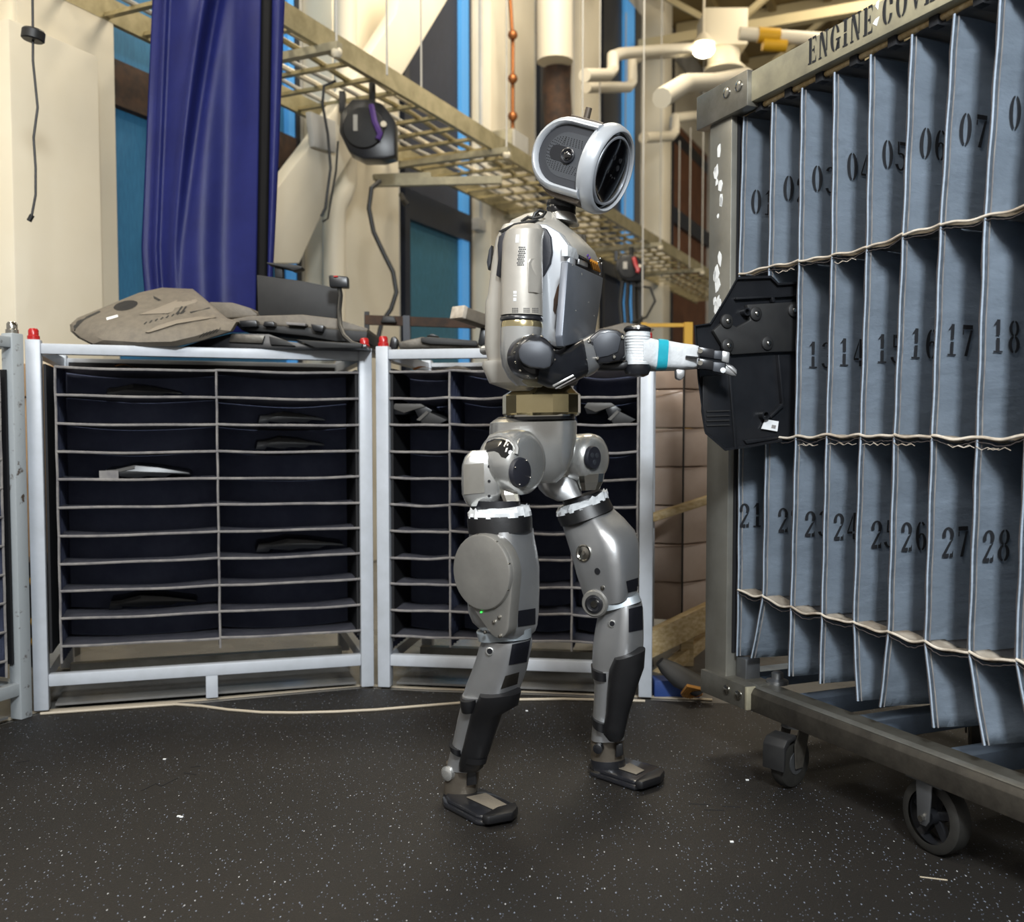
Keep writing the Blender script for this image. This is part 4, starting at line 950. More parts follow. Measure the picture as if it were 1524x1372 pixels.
# ------------------------------------------------------------------ the robot
mat('alu', '#c4c5c6', .33, .8, col2='#a2a3a5', scale=5, amt=1.3, bump=.10, bscale=30)
mat('alu_bright', '#d4d4d1', .27, .8, col2='#bfbfbd', scale=6, amt=.8, bump=.05, bscale=30)
mat('alu_dull', '#a5a39e', .4, .7, col2='#918f8b', scale=9, amt=.9, bump=.12, bscale=50)
mat('shell', '#b2aea6', .33, .25, col2='#a6a29a', scale=5, amt=.8, bump=.04, bscale=20)
mat('shell_cool', '#bcc0c5', .30, .30, col2='#a6aab0', scale=5, amt=.8)
mat('arm_shell', '#b8b3aa', .36, .35, col2='#9c978f', scale=5, amt=.8, bump=.04)
mat('chest_grey', '#666b74', .36, .25, col2='#5d626b', scale=14, amt=.6)
mat('grey_panel', '#2e3035', .45, .1)
mat('joint_black', '#1c1d20', .28, .2, col2='#24252a', scale=8, coat=.3)
mat('joint_cap', '#3e4147', .45, .25, col2='#373a40', scale=8)
mat('grey_link', '#8d9499', .4, .4)
mat('ankle_metal', '#6f675c', .35, .6, col2='#5b544b', scale=12)
mat('dark_rubber', '#101012', .42, col2='#161618', scale=10, bump=.08)
mat('pad_black', '#1d1e26', .55, bump=.1, bscale=200)
mat('visor_glass', '#08080a', .05, spec=.6, coat=.6)
mat('visor_ring', '#8d9096', .4, .3)
mat('inner_grey', '#373a3f', .5)
mat('bronze', '#4f463d', .45, .35)
mat('waist_steel', '#d8caa2', .16, .92, col2='#c8ba90', scale=5)
mat('tape_white', '#d3d6d8', .55, col2='#c0c3c6', scale=22, bump=.5, bscale=70)
mat('teal_band', '#1f93a6', .4, col2='#27a3b5', scale=15, bump=.2)
mat('ribbon_orange', '#b5761d', .4)
mat('pcb', '#2c2b33', .5)
mat('tan_plate', '#6d665b', .55, bump=.2, bscale=150)
mat('led_green', '#2fd146', .4, emit=3)
mat('lens_glass', '#050506', .03, spec=.9, coat=1)
RC = V((.10, 2.505, 0))
HF, HL = V((.766, -.643, 0)), V((.643, .766, 0))          # pelvis heading and its left
TF, TL_ = V((.94, -.342, 0)), V((.342, .94, 0))           # chest heading and its left
TC = V((.09, 2.5, 0)); UP = V((0, 0, 1))
rob = thing('humanoid_robot', RC, 'silver humanoid robot with round black face disc standing on the mat, reaching to the rack', 'robot')
def RP(px, py, l): return hit(px, py, RC+HL*l, HL)
def TP(px, py, l): return hit(px, py, TC+TL_*l, TL_)
def limb(name, rows, m, pos=None, l=0, k=1, e=2.6, n=28, parent=None, bevel=0, jag=0, sharp=.65, smooth=True, fr=None):
    """rows: (x1,y1,x2,y2[,k]) picture-plane diameters; pos: RP/TP with lateral l, or a depth Y (number or list)"""
    R = []
    for i, r in enumerate(rows):
        x1, y1, x2, y2 = r[:4]; kk = r[4] if len(r) > 4 else k; mx, my = (x1+x2)/2, (y1+y2)/2
        t = i/max(1, len(rows)-1)
        if pos in (RP, TP):
            ll = l[0]+(l[1]-l[0])*t if isinstance(l, tuple) else l
            c = pos(mx, my, ll)
        else:
            Y = pos[0]+(pos[1]-pos[0])*t if isinstance(pos, (tuple, list)) else pos
            c = at(mx, my, Y)
        a = (at(x2, y2, c.y)-at(x1, y1, c.y))/2
        if fr:     # cross-section squared up to the robot's own heading
            s_ = a.x/1.13; sl = a.z/a.x
            R.append((c, V((HF.x*s_, HF.y*s_, HF.x*s_*sl)), V((HL.x*s_*kk, HL.y*s_*kk, HL.x*s_*kk*sl)), e))
        else: R.append((c, a, V((0, a.length*kk, 0)), e))
    return MB().loft(R, n, jag=jag).build(name, M_[m], parent or rob, bevel=bevel, sharp=sharp, smooth=smooth)
def plate(name, pts, Y, th, m, parent=None, bevel=.003, ext=None):
    P = [at(x, y, Y) if not callable(Y) else Y(x, y) for x, y in pts]
    return MB().prism(P, ext if ext is not None else V((0, th, 0))).build(name, M_[m], parent or rob, bevel=bevel)
def disc(name, c, ax, prof, m, parent=None, n=36): return MB().lathe(c, ax, prof, n).build(name, M_[m], parent or rob)
def wrap(name, quad, S, d, m, parent, th=.004, N=8):
    """a thin pad lying on a curved surface; quad: four picture corners"""
    (a, b, c, e) = [V((x, y)) for x, y in quad]
    def f(u, v):
        p = (a*(1-u)+b*u)*(1-v)+(e*(1-u)+c*u)*v; return S(p.x, p.y, d)
    return MB().grid(f, N, N, th).build(name, M_[m], parent, sharp=.9)
def bolts(c, ax, R, n, r, parent, m='chrome', a0=0, a1=2*math.pi):
    ax = V(ax).normalized(); x = ax.orthogonal().normalized(); y = ax.cross(x)
    for i in range(n):
        a = a0+(a1-a0)*i/n
        MB().lathe(V(c)+x*R*math.cos(a)+y*R*math.sin(a), ax, [(-.002,r),(.002,r),(.0035,r*.6)], 8).build('bolt', M_[m], parent)

# ---- head
hf = V((.80, -.47, -.36)).normalized(); hl = V((-hf.y, hf.x, 0)).normalized(); hu = hf.cross(hl).normalized()
if hu.z < 0: hu = -hu
Rc = RP(897, 251, 0)
def hp3(a, l, u): return Rc+hf*a+hl*l+hu*u
def stadium(r, xb, xf, n=14):   # back-rounded outline in (hf,hu)
    P = [(xf, -r)]
    P = [(xf, r)]+[(xb+r-r*math.sin(math.pi*i/n), r*math.cos(math.pi*i/n)) for i in range(n+1)]+[(xf, -r)]
    return P
def head_loft(levels):
    rings = [[hp3(x, l, z) for x, z in stadium(r, xb, xf)] for l, r, xb, xf in levels]
    n = len(rings[0]); m = MB()
    m.raw([p for r in rings for p in r], [(k*n+i, k*n+(i+1) % n, (k+1)*n+(i+1) % n, (k+1)*n+i) for k in range(len(rings)-1) for i in range(n)]+[tuple(range(n))[::-1], tuple(range((len(rings)-1)*n, len(rings)*n))])
    return m
hd = MB().lathe(Rc, hf, [(-.010,.086),(-.011,.099),(-.008,.1035),(.0,.106),(.008,.1065),(.018,.1035),(.026,.100),(.030,.096),(.031,.092),(.028,.0895),(.012,.089)], 56, caps=False).build('face_ring', M_['shell_cool'], rob)
head = head_loft([(-.064,.069,-.141,0),(-.078,.070,-.142,0),(-.083,.075,-.149,0),(-.080,.081,-.155,0),(-.068,.087,-.162,0),(-.045,.089,-.165,0),(.045,.089,-.165,0),(.068,.087,-.162,0),(.080,.081,-.155,0),(.083,.072,-.146,0)]).build('head_shell', M_['shell_cool'], rob, sharp=.9)
for s in (-1, 1):
    sp = head_loft([(s*.066,.0685,-.141,0),(s*.0705,.0685,-.141,0)]).build('side_panel', M_['grey_panel'], head)
    if s == -1:
        head_loft([(-.0712,.052,-.120,0),(-.0704,.052,-.120,0)]).build('inner_panel', M_['inner_grey'], head, sharp=.3)
        per = MB()
        for ring, (rr, cnt) in enumerate(((.0225,30),(.0265,34),(.0305,38),(.0345,42),(.0385,46))):
            Ls = .052; tot = 2*Ls+2*math.pi*rr/2*1.0+math.pi*rr
            for i in range(cnt):
                d_ = tot*i/cnt
                if d_ < Ls: x, z = -.08+d_, rr
                elif d_ < Ls+math.pi*rr/1.0 and False: x, z = 0, 0
                elif d_ < Ls+math.pi*rr: a = (d_-Ls)/rr; x, z = -.08-rr*math.sin(a), rr*math.cos(a)
                else: x, z = -.08+(d_-Ls-math.pi*rr), -rr
                if x > -.026: continue
                per.obox(hp3(x, -.0716, z), hf*.0009, hl*.0004, hu*.0009)
        tag(per.build('perforation', M_['visor_glass'], head), kind='stuff')
        # lens slot
        P = [hp3(-.094+.052*0-.0175*math.sin(math.pi*i/10), -.0722, .0175*math.cos(math.pi*i/10)) for i in range(11)]+[hp3(-.062+.0175*math.sin(math.pi*i/10), -.0722, -.0175*math.cos(math.pi*i/10)) for i in range(11)]
        MB().prism(P, hl*.003).build('lens_slot', M_['joint_black'], head)
        lb = MB().lathe(hp3(-.060,-.0722,-.001), -hl, [(0,.0185),(.004,.0185),(.005,.016),(.002,.0125)], 24).build('lens_ring', M_['joint_black'], head)
        MB().lathe(hp3(-.060,-.0740,-.001), -hl, [(0,.012),(.003,.0105),(.005,.007),(.0058,.002)], 20).build('lens', M_['lens_glass'], head)
MB().prism([hp3(-.100,-.050,.088), hp3(-.01,-.05,.088), hp3(-.01,.05,.088), hp3(-.100,.05,.088)], hu*.006).build('top_strip', M_['bronze'], head, bevel=.002)
MB().cyl(hp3(-.085,-.0,.092), hp3(-.088,0,.125), .008).build('antenna', M_['bronze'], head)
MB().prism([hp3(x, -.062, z) for x, z in ((-.125,-.068),(-.105,-.088),(-.08,-.098),(0,-.099),(0,-.085),(-.06,-.085))], hl*.124).build('chin_cover', M_['bronze'], head, bevel=.004)
fd = disc('face_gap', Rc+hf*.016, hf, [(0,.090),(.003,.0895),(.003,.070)], 'visor_glass', hd, 48)
disc('visor_rim', Rc+hf*.016, hf, [(0,.0805),(.010,.0805),(.012,.0790),(.012,.0752),(.008,.0745)], 'visor_ring', hd, 48)
disc('visor', Rc+hf*.022, hf, [(0,.0752),(.002,.0745),(.004,.06),(.005,.03),(.0054,.004)], 'visor_glass', hd, 48)
for a, b, r in ((-.012,.030,.007),(.022,.030,.006),(-.022,-.005,.0045),(.020,.012,.007),(-.002,-.010,.003),(.008,-.013,.0025),(.02,-.012,.0025)):
    disc('sensor', Rc+hf*.0265+hl*a+hu*b, hf, [(0,r),(.0010,r),(.0014,r*.5)], 'joint_black', hd, 14)
# ---- neck
limb('neck_column', [(828,284,862,292),(824,296,858,304)], 'joint_cap', RP, .0)
nk = limb('neck_collar', [(815,299,857,307),(813,304,857,312),(815,307,856,315),(813,310,857,318),(816,318,857,326)], 'joint_black', RP, .0)
limb('neck_base', [(820,313,857,322),(818,320,860,330),(818,327,862,336)], 'alu_bright', RP, .0)
limb('neck_cable', [(797,320,802,324),(799,316,804,320)], 'cable_black', TP, -.10)
MB().tube([TP(776,330,-.13), TP(786,323,-.13), TP(797,325,-.13), TP(807,322,-.13), TP(812,316,-.12), TP(803,313,-.12), TP(796,318,-.13), TP(793,326,-.13)], .0042).build('neck_hose', M_['cable_black'], rob)

# ---- torso (rings in the chest frame)
def trow(z, fb, ff, w, e=3.2, lo=0): return (TC+TF*((fb+ff)/2)+TL_*lo+UP*z, TF*((ff-fb)/2), TL_*w, e)
zt = lambda py, Y=2.5: at(762, py, Y).z
MB().loft([trow(zt(572),-.07,.06,.10), trow(zt(540),-.095,.085,.13), trow(zt(470),-.10,.09,.135), trow(zt(395),-.09,.09,.14), trow(zt(372),-.08,.085,.13)], 32).build('torso_core', M_['pcb'], rob)
back = MB().loft([trow(zt(580),-.085,-.02,.09,3), trow(zt(566),-.122,-.0,.125,3.4), trow(zt(520),-.135,-.0,.143,3.6), trow(zt(455),-.132,.0,.147,3.6), trow(zt(446),-.126,.0,.145,3.6), trow(zt(400),-.114,.0,.150,3.4), trow(zt(365),-.105,.0,.148,3), trow(zt(345),-.095,.0,.13,2.6)], 36).build('back_shell', M_['shell'], rob)
MB().loft([trow(zt(583),-.08,-.02,.085,3), trow(zt(572),-.128,-.01,.127,3.4), trow(zt(548),-.141,-.01,.147,3.6), trow(zt(541),-.139,-.01,.146,3.6)], 36).build('back_skirt', M_['shell'], rob)
disc('back_knob', TP(719,521,-.05), -TF, [(-.02,.012),(.0,.012),(.006,.008),(.008,.003)], 'alu_bright', rob, 20)
# collar and shoulder yoke
MB().loft([trow(zt(392),.02,.108,.152,3.0), trow(zt(386),-.02,.112,.153,3.0), trow(zt(372),-.09,.106,.152,2.8), trow(zt(352),-.098,.075,.138,2.6), trow(zt(336),-.085,.045,.112,2.4), trow(zt(326),-.06,.03,.08,2.2), trow(zt(320),-.04,.025,.05,2)], 40).build('collar_shell', M_['shell'], rob)
# electronics gap under the collar
def cp(px, py, f): return hit(px, py, TC+TF*f, TF)
plate('circuit_board', [(843,366),(896,392),(896,412),(843,392)], lambda x, y: cp(x, y, .094), 0, 'pcb', ext=-TF*.02, bevel=.001)
plate('white_module', [(845,364),(862,372),(861,387),(845,381)], lambda x, y: cp(x, y, .104), 0, 'tape_white', ext=-TF*.015, bevel=.001)
plate('black_chip', [(864,375),(872,379),(872,387),(864,383)], lambda x, y: cp(x, y, .106), 0, 'joint_black', ext=-TF*.015, bevel=.001)
plate('grey_module', [(862,385),(875,390),(875,398),(862,393)], lambda x, y: cp(x, y, .102), 0, 'alu', ext=-TF*.015, bevel=.001)
for k in range(4): MB().tube([cp(875+k*3, 378+k*1.6, .103), cp(879+k*3, 388+k*1.6, .110), cp(883+k*3, 400+k*1.2, .106)], .0035, 6).build('ribbon_cable', M_['ribbon_orange'], rob)
for x, y in ((874,380),(877,384),(893,385),(895,392),(890,390)): MB().sphere(cp(x, y, .110), .004, 5).build('connector', M_['purple'] if x < 880 else M_['chrome'], rob)
# chest plate
ch = MB().prism([cp(x, y, .118) for x, y in ((846,389),(898,413),(895,440),(885,503),(839,516),(837,500))], -TF*.018).build('chest_plate', M_['chest_grey'], rob, bevel=.003)
for x, y, r in ((866,408,.0035),(893,408,.003),(852,395,.003),(857,462,.002),(884,470,.002),(876,450,.002)): disc('scratch_mark', cp(x, y, .1182), TF, [(0,r),(.0006,r*.8)], 'alu_bright', ch, 8)
# side shell (the bright frame around the shoulder)
sd = lambda x, y: TP(x, y, -.158)
plate('side_shell', [(741,346),(758,336),(785,331),(812,333),(832,345),(844,362),(849,384),(847,408),(838,436),(829,466),(826,490),(833,505),(835,516),(824,516),(806,506),(800,470),(806,430),(805,380),(795,350),(770,344),(750,352)], sd, 0, 'shell_cool', ext=TL_*.05, bevel=.008)
plate('shell_seam', [(741,344),(765,332),(790,327),(800,326),(792,330),(770,335),(748,346)], lambda x, y: TP(x, y, -.160), 0, 'cable_black', ext=TL_*.02, bevel=.001)
plate('side_slot', [(829,427),(834,418),(837,414),(835,430),(829,455),(826,468),(823,462),(824,445)], lambda x, y: TP(x, y, -.1595), 0, 'rust', ext=TL_*.01, bevel=.001)
plate('shoulder_pad', [(793,344),(800,337),(812,339),(819,352),(821,375),(818,392),(808,410),(796,405)], lambda x, y: TP(x, y, -.170), 0, 'pad_black', ext=TL_*.03, bevel=.004)
plate('rear_pad', [(742,352),(752,343),(756,350),(750,370),(748,395),(744,413),(738,410),(741,385),(740,365)], lambda x, y: TP(x, y, -.163), 0, 'pad_black', ext=TL_*.03, bevel=.002)
plate('rear_blade', [(727,372),(731,364),(730,392),(726,402),(724,390)], lambda x, y: TP(x, y, -.07), 0, 'grey_panel', ext=TL_*.02, bevel=.002)

# ---- near arm
AY = 2.285
ua = limb('upper_arm', [(778,334,798,334),(762,338,806,337),(752,346,810,345),(748,360,808,359),(746,400,808,399),(745,440,808,440),(745,470,808,471)], 'arm_shell', TP, -.205, e=2.3)
uaS = skin(ua)
def onarm(x, y, d=.001): return uaS(min(x, 806.5), y, d)
plate('arm_cover', [(785,390),(789,384),(797,384),(806,389),(808,400),(807,468),(796,437),(786,436)][:5]+[(807,440),(797,436),(786,436)], lambda x, y: onarm(x, y, .003), 0, 'arm_shell', ua, ext=V((0,.02,0)), bevel=.003)
plate('arm_tag', [(768,349),(773,349),(772,361),(767,361)], lambda x, y: onarm(x, y, .0006), 0, 'tape_white', ua, ext=V((0,.004,0)), bevel=0)
dots = MB()
for i in range(10):
    for j in range(4): dots.obox(onarm(773-i*.35+j*2.6+(i % 2)*1.2, 368+i*2.9, .0004), V((.0016,0,0)), V((0,.0006,0)), V((0,0,.0013)))
for x0 in (763, 780, 793):
    for i in range(4):
        for j in range(3): dots.obox(onarm(x0+i*2.4, 459+j*2.6, .0004), V((.0012,0,0)), V((0,.0006,0)), V((0,0,.0010)))
tag(dots.build('vent_dots', M_['joint_black'], ua), kind='stuff')
for a, b in (((764,433),(769,437)), ((764,438.5),(769,441)), ((764,443),(768.5,448))):
    plate('white_mark', [(a[0],a[1]),(b[0],a[1]),(b[0],b[1]),(a[0],b[1])], lambda x, y: onarm(x, y, .0005), 0, 'tape_white', ua, ext=V((0,.003,0)), bevel=0)
ar = limb('arm_ring', [(746,471,807,472),(744,474,809,475),(744,477,809,478),(746,479,807,480)], 'joint_black', TP, -.205, e=2.1)
for i in range(9):
    x = 749+i*6.8; plate('bolt', [(x-1.3,474),(x+1.3,474),(x+1.3,477),(x-1.3,477)], lambda x_, y_: onarm(x_, y_, .003), 0, 'chrome', ar, ext=V((0,.006,0)), bevel=0)
limb('elbow_sleeve', [(746,479,807,480),(745,483,808,484),(745,489,808,490)], 'waist_steel', TP, -.205, e=2.1)
limb('elbow_housing', [(745,488,808,489),(744,505,806,507),(744,525,803,528),(747,545,800,550),(756,562,800,565),(768,574,798,576)], 'alu_bright', TP, -.205, e=2.4)
eax = V((.30, -.954, 0)).normalized()
ec = at(792, 531, 2.245)
ej = disc('elbow_joint', ec-eax*.03, eax, [(0,.050),(.02,.050),(.040,.0495),(.052,.046),(.058,.040),(.060,.02)], 'joint_black', rob, 40)
bolts(ec+eax*.018, eax, .047, 14, .003, ej)
limb('elbow_foot', [(768,560,812,562),(768,568,812,570),(774,575,806,576)], 'steel_warm', TP, -.20, e=2.4)
plate('elbow_cap', [(771,522),(776,511),(788,506),(806,507),(819,515),(823,526),(820,546),(810,549),(788,546),(777,540),(772,532)], 2.182, .03, 'joint_cap', ej, bevel=.006)
# forearm: rows run along the arm, diameters top/bottom
FY = (2.24, 2.37)
limb('forearm', [(806,516,800,570),(818,521,815,577),(832,521,834,579),(848,514,852,570),(862,506,872,560),(868,503,882,557)], 'joint_black', FY, k=.9, e=2.4)
plate('forearm_rail', [(822,573),(853,557),(855,559.5),(824,576)], 2.236, .02, 'alu_bright', bevel=.001)
plate('forearm_rail', [(826,577.5),(856,561.5),(857,563),(828,579)], 2.236, .02, 'hem', bevel=.001)
limb('wrist_sleeve', [(858,507,872,562),(862,504,877,560),(868,503,884,556),(878,498,893,548),(884,496,898,544)], 'alu', (2.35, 2.385), k=.95, e=2.3)
wb = plate('wrist_block', [(872,508),(880,500),(893,490),(905,488),(919,490),(931,497),(932,530),(923,537),(905,540),(888,541),(880,530)], 2.335, .085, 'joint_black', bevel=.008)
plate('wrist_face', [(881,508),(892,496),(905,493),(918,494),(925,503),(920,524),(905,530),(889,533)], 2.331, .01, 'joint_cap', wb, bevel=.003)
for x, y in ((877,507),(926,502),(889,533),(914,531)): disc('bolt', at(x, y, 2.333), V((0,-1,0)), [(-.004,.0045),(.003,.0045),(.005,.003)], 'chrome', wb, 12)
limb('wrist_underside', [(884,536,890,552),(905,540,906,552),(925,537,928,552),(934,536,934,548)], 'dark_rubber', (2.38, 2.38), k=1.4, e=3)
wc = limb('wrist_cuff', [(931,494,968,495),(932,500,967,501),(931,515,967,516),(930,530,967,531),(930,545,967,545)], 'tape_white', 2.385, e=2.3)
for k in range(10): limb('tape_wrap', [(930.4,498+k*4.4,967.6,499+k*4.4),(930,499.5+k*4.4,968,500.5+k*4.4),(930.4,501+k*4.4,967.6,502+k*4.4)], 'tape_white', 2.385, e=2.3, parent=wc)
wt_ = limb('wrist_top_cap', [(936,484,961,485),(929,488,969,489),(928,491,969,492),(931,495,967,496)], 'joint_black', 2.385, e=2.1)
limb('cap_ring', [(931,486,966,487),(931,488,967,489)], 'chrome', 2.385, e=2.1, parent=wt_)
limb('wrist_bottom_cap', [(929,543,968,543),(928,550,968,551),(931,557,965,558),(938,560,958,561)], 'joint_black', 2.385, e=2.1)
hand = limb('palm', [(955,502,955,545,.95),(965,503,965,547,.9),(978,506,974,550,.8),(992,507,990,549,.7),(1015,511,1013,548,.62),(1032,513,1031,548,.58),(1039,515,1038,547,.55)], 'tape_white', (2.385, 2.425), e=3.4)
limb('teal_band', [(979,504.5,975.5,551,.84),(986,505,983,551,.80),(993.5,506,990.5,550.5,.76)], 'teal_band', (2.393, 2.398), e=3.3)
limb('palm_plate', [(960,546,961,553,.8),(1000,547,1000,552,.8),(1040,545,1040,549,.6)], 'alu_dull', (2.395, 2.43), e=4, k=2.5)
plate('palm_knob', [(1006,549),(1020,550),(1019,560),(1014,566),(1007,563)], 2.40, .03, 'alu', bevel=.004)
plate('tape_gap', [(1021,529),(1040,531),(1040,533),(1021,531.5)], 2.385, .02, 'joint_black', bevel=0)
def finger(name, rows, Ys, mats):
    root = None
    for (a, b, c, d), Y, m in zip(rows, Ys, mats):
        P = [at(*a, Y), at(*b, Y), at(*c, Y), at(*d, Y)]
        o = MB().prism(P, V((0,.022,0))).build(name if root is None else 'finger_segment', M_[m], rob if root is None else root, bevel=.003)
        if root is None: root = o
    return root
f1 = finger('finger', [((1040,515.5),(1064,519.5),(1063,534),(1040,530.5)), ((1063,521),(1076,522),(1075,535.5),(1062,534)), ((1075,521.5),(1087,524),(1085,540.5),(1074,538))], (2.40, 2.397, 2.396), ('joint_black','joint_cap','alu'))
f2 = finger('finger', [((1040,532.5),(1063,536.5),(1062,551.5),(1040,547.5)), ((1062,538),(1080,540),(1078,556),(1061,552.5)), ((1079,542),(1090,545.5),(1097,551),(1097,558),(1092,561)) [:4], ], (2.398, 2.395, 2.394), ('joint_black','joint_cap','alu'))
limb('fingertip', [(1080,541,1078,556),(1090,544,1088,559.5),(1096,550,1095,560)], 'alu', 2.405, k=.6, e=3)
disc('fingertip_pad', at(1076, 551, 2.394), V((0,-1,0)), [(-.004,.007),(.002,.0065),(.003,.004)], 'tape_white', f2, 16)
for x, y in ((1042,522),(1042,540)): disc('knuckle_pin', at(x, y, 2.399), V((0,-1,0)), [(-.003,.006),(.002,.006)], 'chrome', rob, 12)
f3 = finger('thumb', [((1038,532),(1062,536),(1062,550),(1038,547)), ((1061,537),(1092,542),(1090,556),(1061,551))], (2.56, 2.575), ('joint_black','alu'))
limb('thumb_link', [(1030,520,1030,545),(1042,524,1042,548)], 'joint_black', (2.46, 2.57), k=.8, e=3)

# ---- far arm (mostly hidden behind the torso and the near forearm)
limb('upper_arm', [(838,350,872,352),(836,372,874,374),(838,430,872,430),(842,490,872,490)], 'arm_shell', 2.70, e=2.3)
limb('elbow_housing', [(842,488,872,488),(840,515,872,515),(846,545,870,545)], 'joint_black', 2.70, e=2.4)
limb('forearm', [(850,520,850,555),(880,516,884,548),(920,512,922,540),(955,508,955,538)], 'joint_black', (2.70, 2.68), k=1, e=2.4)
limb('palm', [(955,510,955,538),(1000,514,1000,540),(1036,518,1036,544)], 'tape_white', (2.68, 2.66), k=.6, e=3.2)
finger('finger', [((1036,518),(1070,522),(1070,534),(1036,531)), ((1070,523),(1092,527),(1090,538),(1070,535))], (2.62, 2.60), ('joint_black','alu'))

# ---- waist and pelvis
ws_ = limb('waist_drum', [(749,588,863,586),(748,590,864,588),(748,616,864,614),(751,620,861,618)], 'waist_steel', RP, 0, e=2.2, n=14, k=.95, smooth=False)
limb('waist_cone', [(784,568,840,567),(772,574,846,572),(750,588,862,586)], 'waist_steel', RP, 0, e=2.2, n=14, k=.95, smooth=False)
limb('waist_stem', [(790,545,840,545),(788,572,842,570)], 'joint_black', RP, 0)
limb('waist_bearing', [(756,619,856,617),(756,626,856,624)], 'joint_black', RP, 0, k=.95)
limb('waist_ring', [(752,618.5,859,616.5),(752,621.5,859,619.5)], 'chrome', RP, 0, k=.95)
pv = limb('pelvis', [(737,624,850,622,.8),(729,630,858,627,.85),(728,645,858,642,.85),(731,662,857,658,.85),(742,680,854,676,.85),(764,698,848,694,.8),(786,711,838,709,.75),(802,719,828,718,.6)], 'alu_bright', RP, 0, e=3.0, n=36)
limb('pelvis_lid', [(741,621,846,619),(734,626,852,624)], 'joint_black', RP, 0, k=.8, e=3)
def onY(x, y, Y): return at(x, y, Y)
# near hip
hx = HF*.86-HL*.5; hx.normalize()
hc_ = RP(766, 688, -.165)
hy = MB().lathe(hc_-HF*.07, HF, [(0,.050),(.01,.064),(.03,.076),(.08,.0785),(.100,.0755),(.112,.066),(.117,.052)], 44).build('hip_housing', M_['alu_bright'], rob)
hcv = hit(775, 703, hc_+HF*.05, HF)
disc('hip_cap', hcv-HF*.006, HF, [(0,.036),(.006,.035),(.010,.0335),(.011,.031)], 'pad_black', hy, 32)
bolts(hcv+HF*.005, HF, .030, 4, .002, hy, a0=.5, a1=6.78)
ha = limb('hip_arch', [(708,700,727,656),(716,700,738,645),(730,700,756,641),(748,706,776,648)], 'alu_bright', RP, -.185, k=1.0, e=2.4)
haS = skin(ha, hy)
decal([(718,674),(719,665),(725,657),(735,653),(747,653),(757,657),(763,664),(763,671),(758,677),(752,682),(746,680),(742,674),(735,671),(726,672)], haS, .0015, .002, 6).build('hip_opening', M_['visor_glass'], ha, sharp=1)
MB().tube([haS(x, y, .0005) for x, y in ((714,680),(714,668),(720,657),(731,650),(744,648),(757,651),(766,659),(769,668),(768,676))], .0065, 8).build('arch_rim', M_['alu_bright'], ha)
bx = limb('hip_motor', [(700,671,741,668),(692,680,746,676),(688,692,748,690),(687,715,748,713),(688,735,747,733),(693,747,742,747),(697,752,738,752)], 'alu_bright', RP, -.215, k=1.0, e=4.5)
bxS = skin(bx)
wrap('motor_cover', [(690,691),(720,689),(721,733),(690,736)], bxS, .003, 'shell', bx)
for y in (694, 716, 738): disc('bolt_hole', bxS(728, y), V((0,-1,0)), [(-.004,.0035),(.002,.0035)], 'joint_black', bx, 12)
limb('hip_bracket', [(744,724,768,722),(744,736,772,735),(748,746,774,745)], 'chrome', RP, -.19, k=.8, e=3.5, smooth=False, n=10)
limb('hip_link', [(746,690,778,690),(748,725,776,725)], 'alu', RP, -.19, k=.8, e=3)
limb('hip_collar', [(704,744,774,744),(706,758,776,758)], 'joint_black', RP, -.195, e=2.1)
limb('tape_frill', [(699,757,788,753),(698,763,790,759),(697,770,791,766)], 'tape_white', RP, -.20, e=2.2, jag=.006, n=44, sharp=.3)
limb('thigh_band', [(696,768,791,764),(695,775,792,771),(697,793,793,788)], 'dark_rubber', RP, -.20, e=2.2)
th = limb('thigh', [(700,790,793,786),(698,806,795,802),(696,825,799,822),(695,845,802,843),(695,880,802,880),(698,910,801,910),(704,925,799,930),(716,936,796,939),(728,943,790,944)], 'alu', RP, -.20, k=1.0, e=3.4, fr=1, n=36)
thS = skin(th)
kc = RP(719, 851, -.284)
pts = [(math.cos(a)*.089, math.sin(a)*.089+.0) for a in [i*2*math.pi/40 for i in range(40)]]
lo = RP(740, 928, -.284)-kc
px_ = lo.dot(HF); pz_ = lo.z
hull = hull2(pts+[(px_+math.cos(a)*.034, pz_+math.sin(a)*.034) for a in [i*2*math.pi/24 for i in range(24)]])
kp = MB().prism([kc+HF*a+UP*b+HL*.0 for a, b in hull], HL*.034).build('knee_plate', M_['alu_dull'], rob, bevel=.005)
disc('knee_disc', kc+HL*.01, -HL, [(0,.088),(.014,.088),(.018,.086),(.019,.083),(.0185,.03)], 'alu_dull', kp, 48)
bolts(kc-HL*.004, -HL, .0855, 9, .0028, kp)
for x, y in ((744,947),(735,926),(743,919),(700,900),(722,941)): disc('bolt', RP(x, y, -.2855), -HL, [(-.003,.0042),(.002,.0042),(.003,.002)], 'chrome', kp, 10)
disc('status_light', RP(716, 911, -.285), -HL, [(-.002,.002),(.001,.002)], 'led_green', kp, 10)
wrap('thigh_pad', [(771,909),(797,905),(797,929),(771,933)], thS, .003, 'pad_black', th)
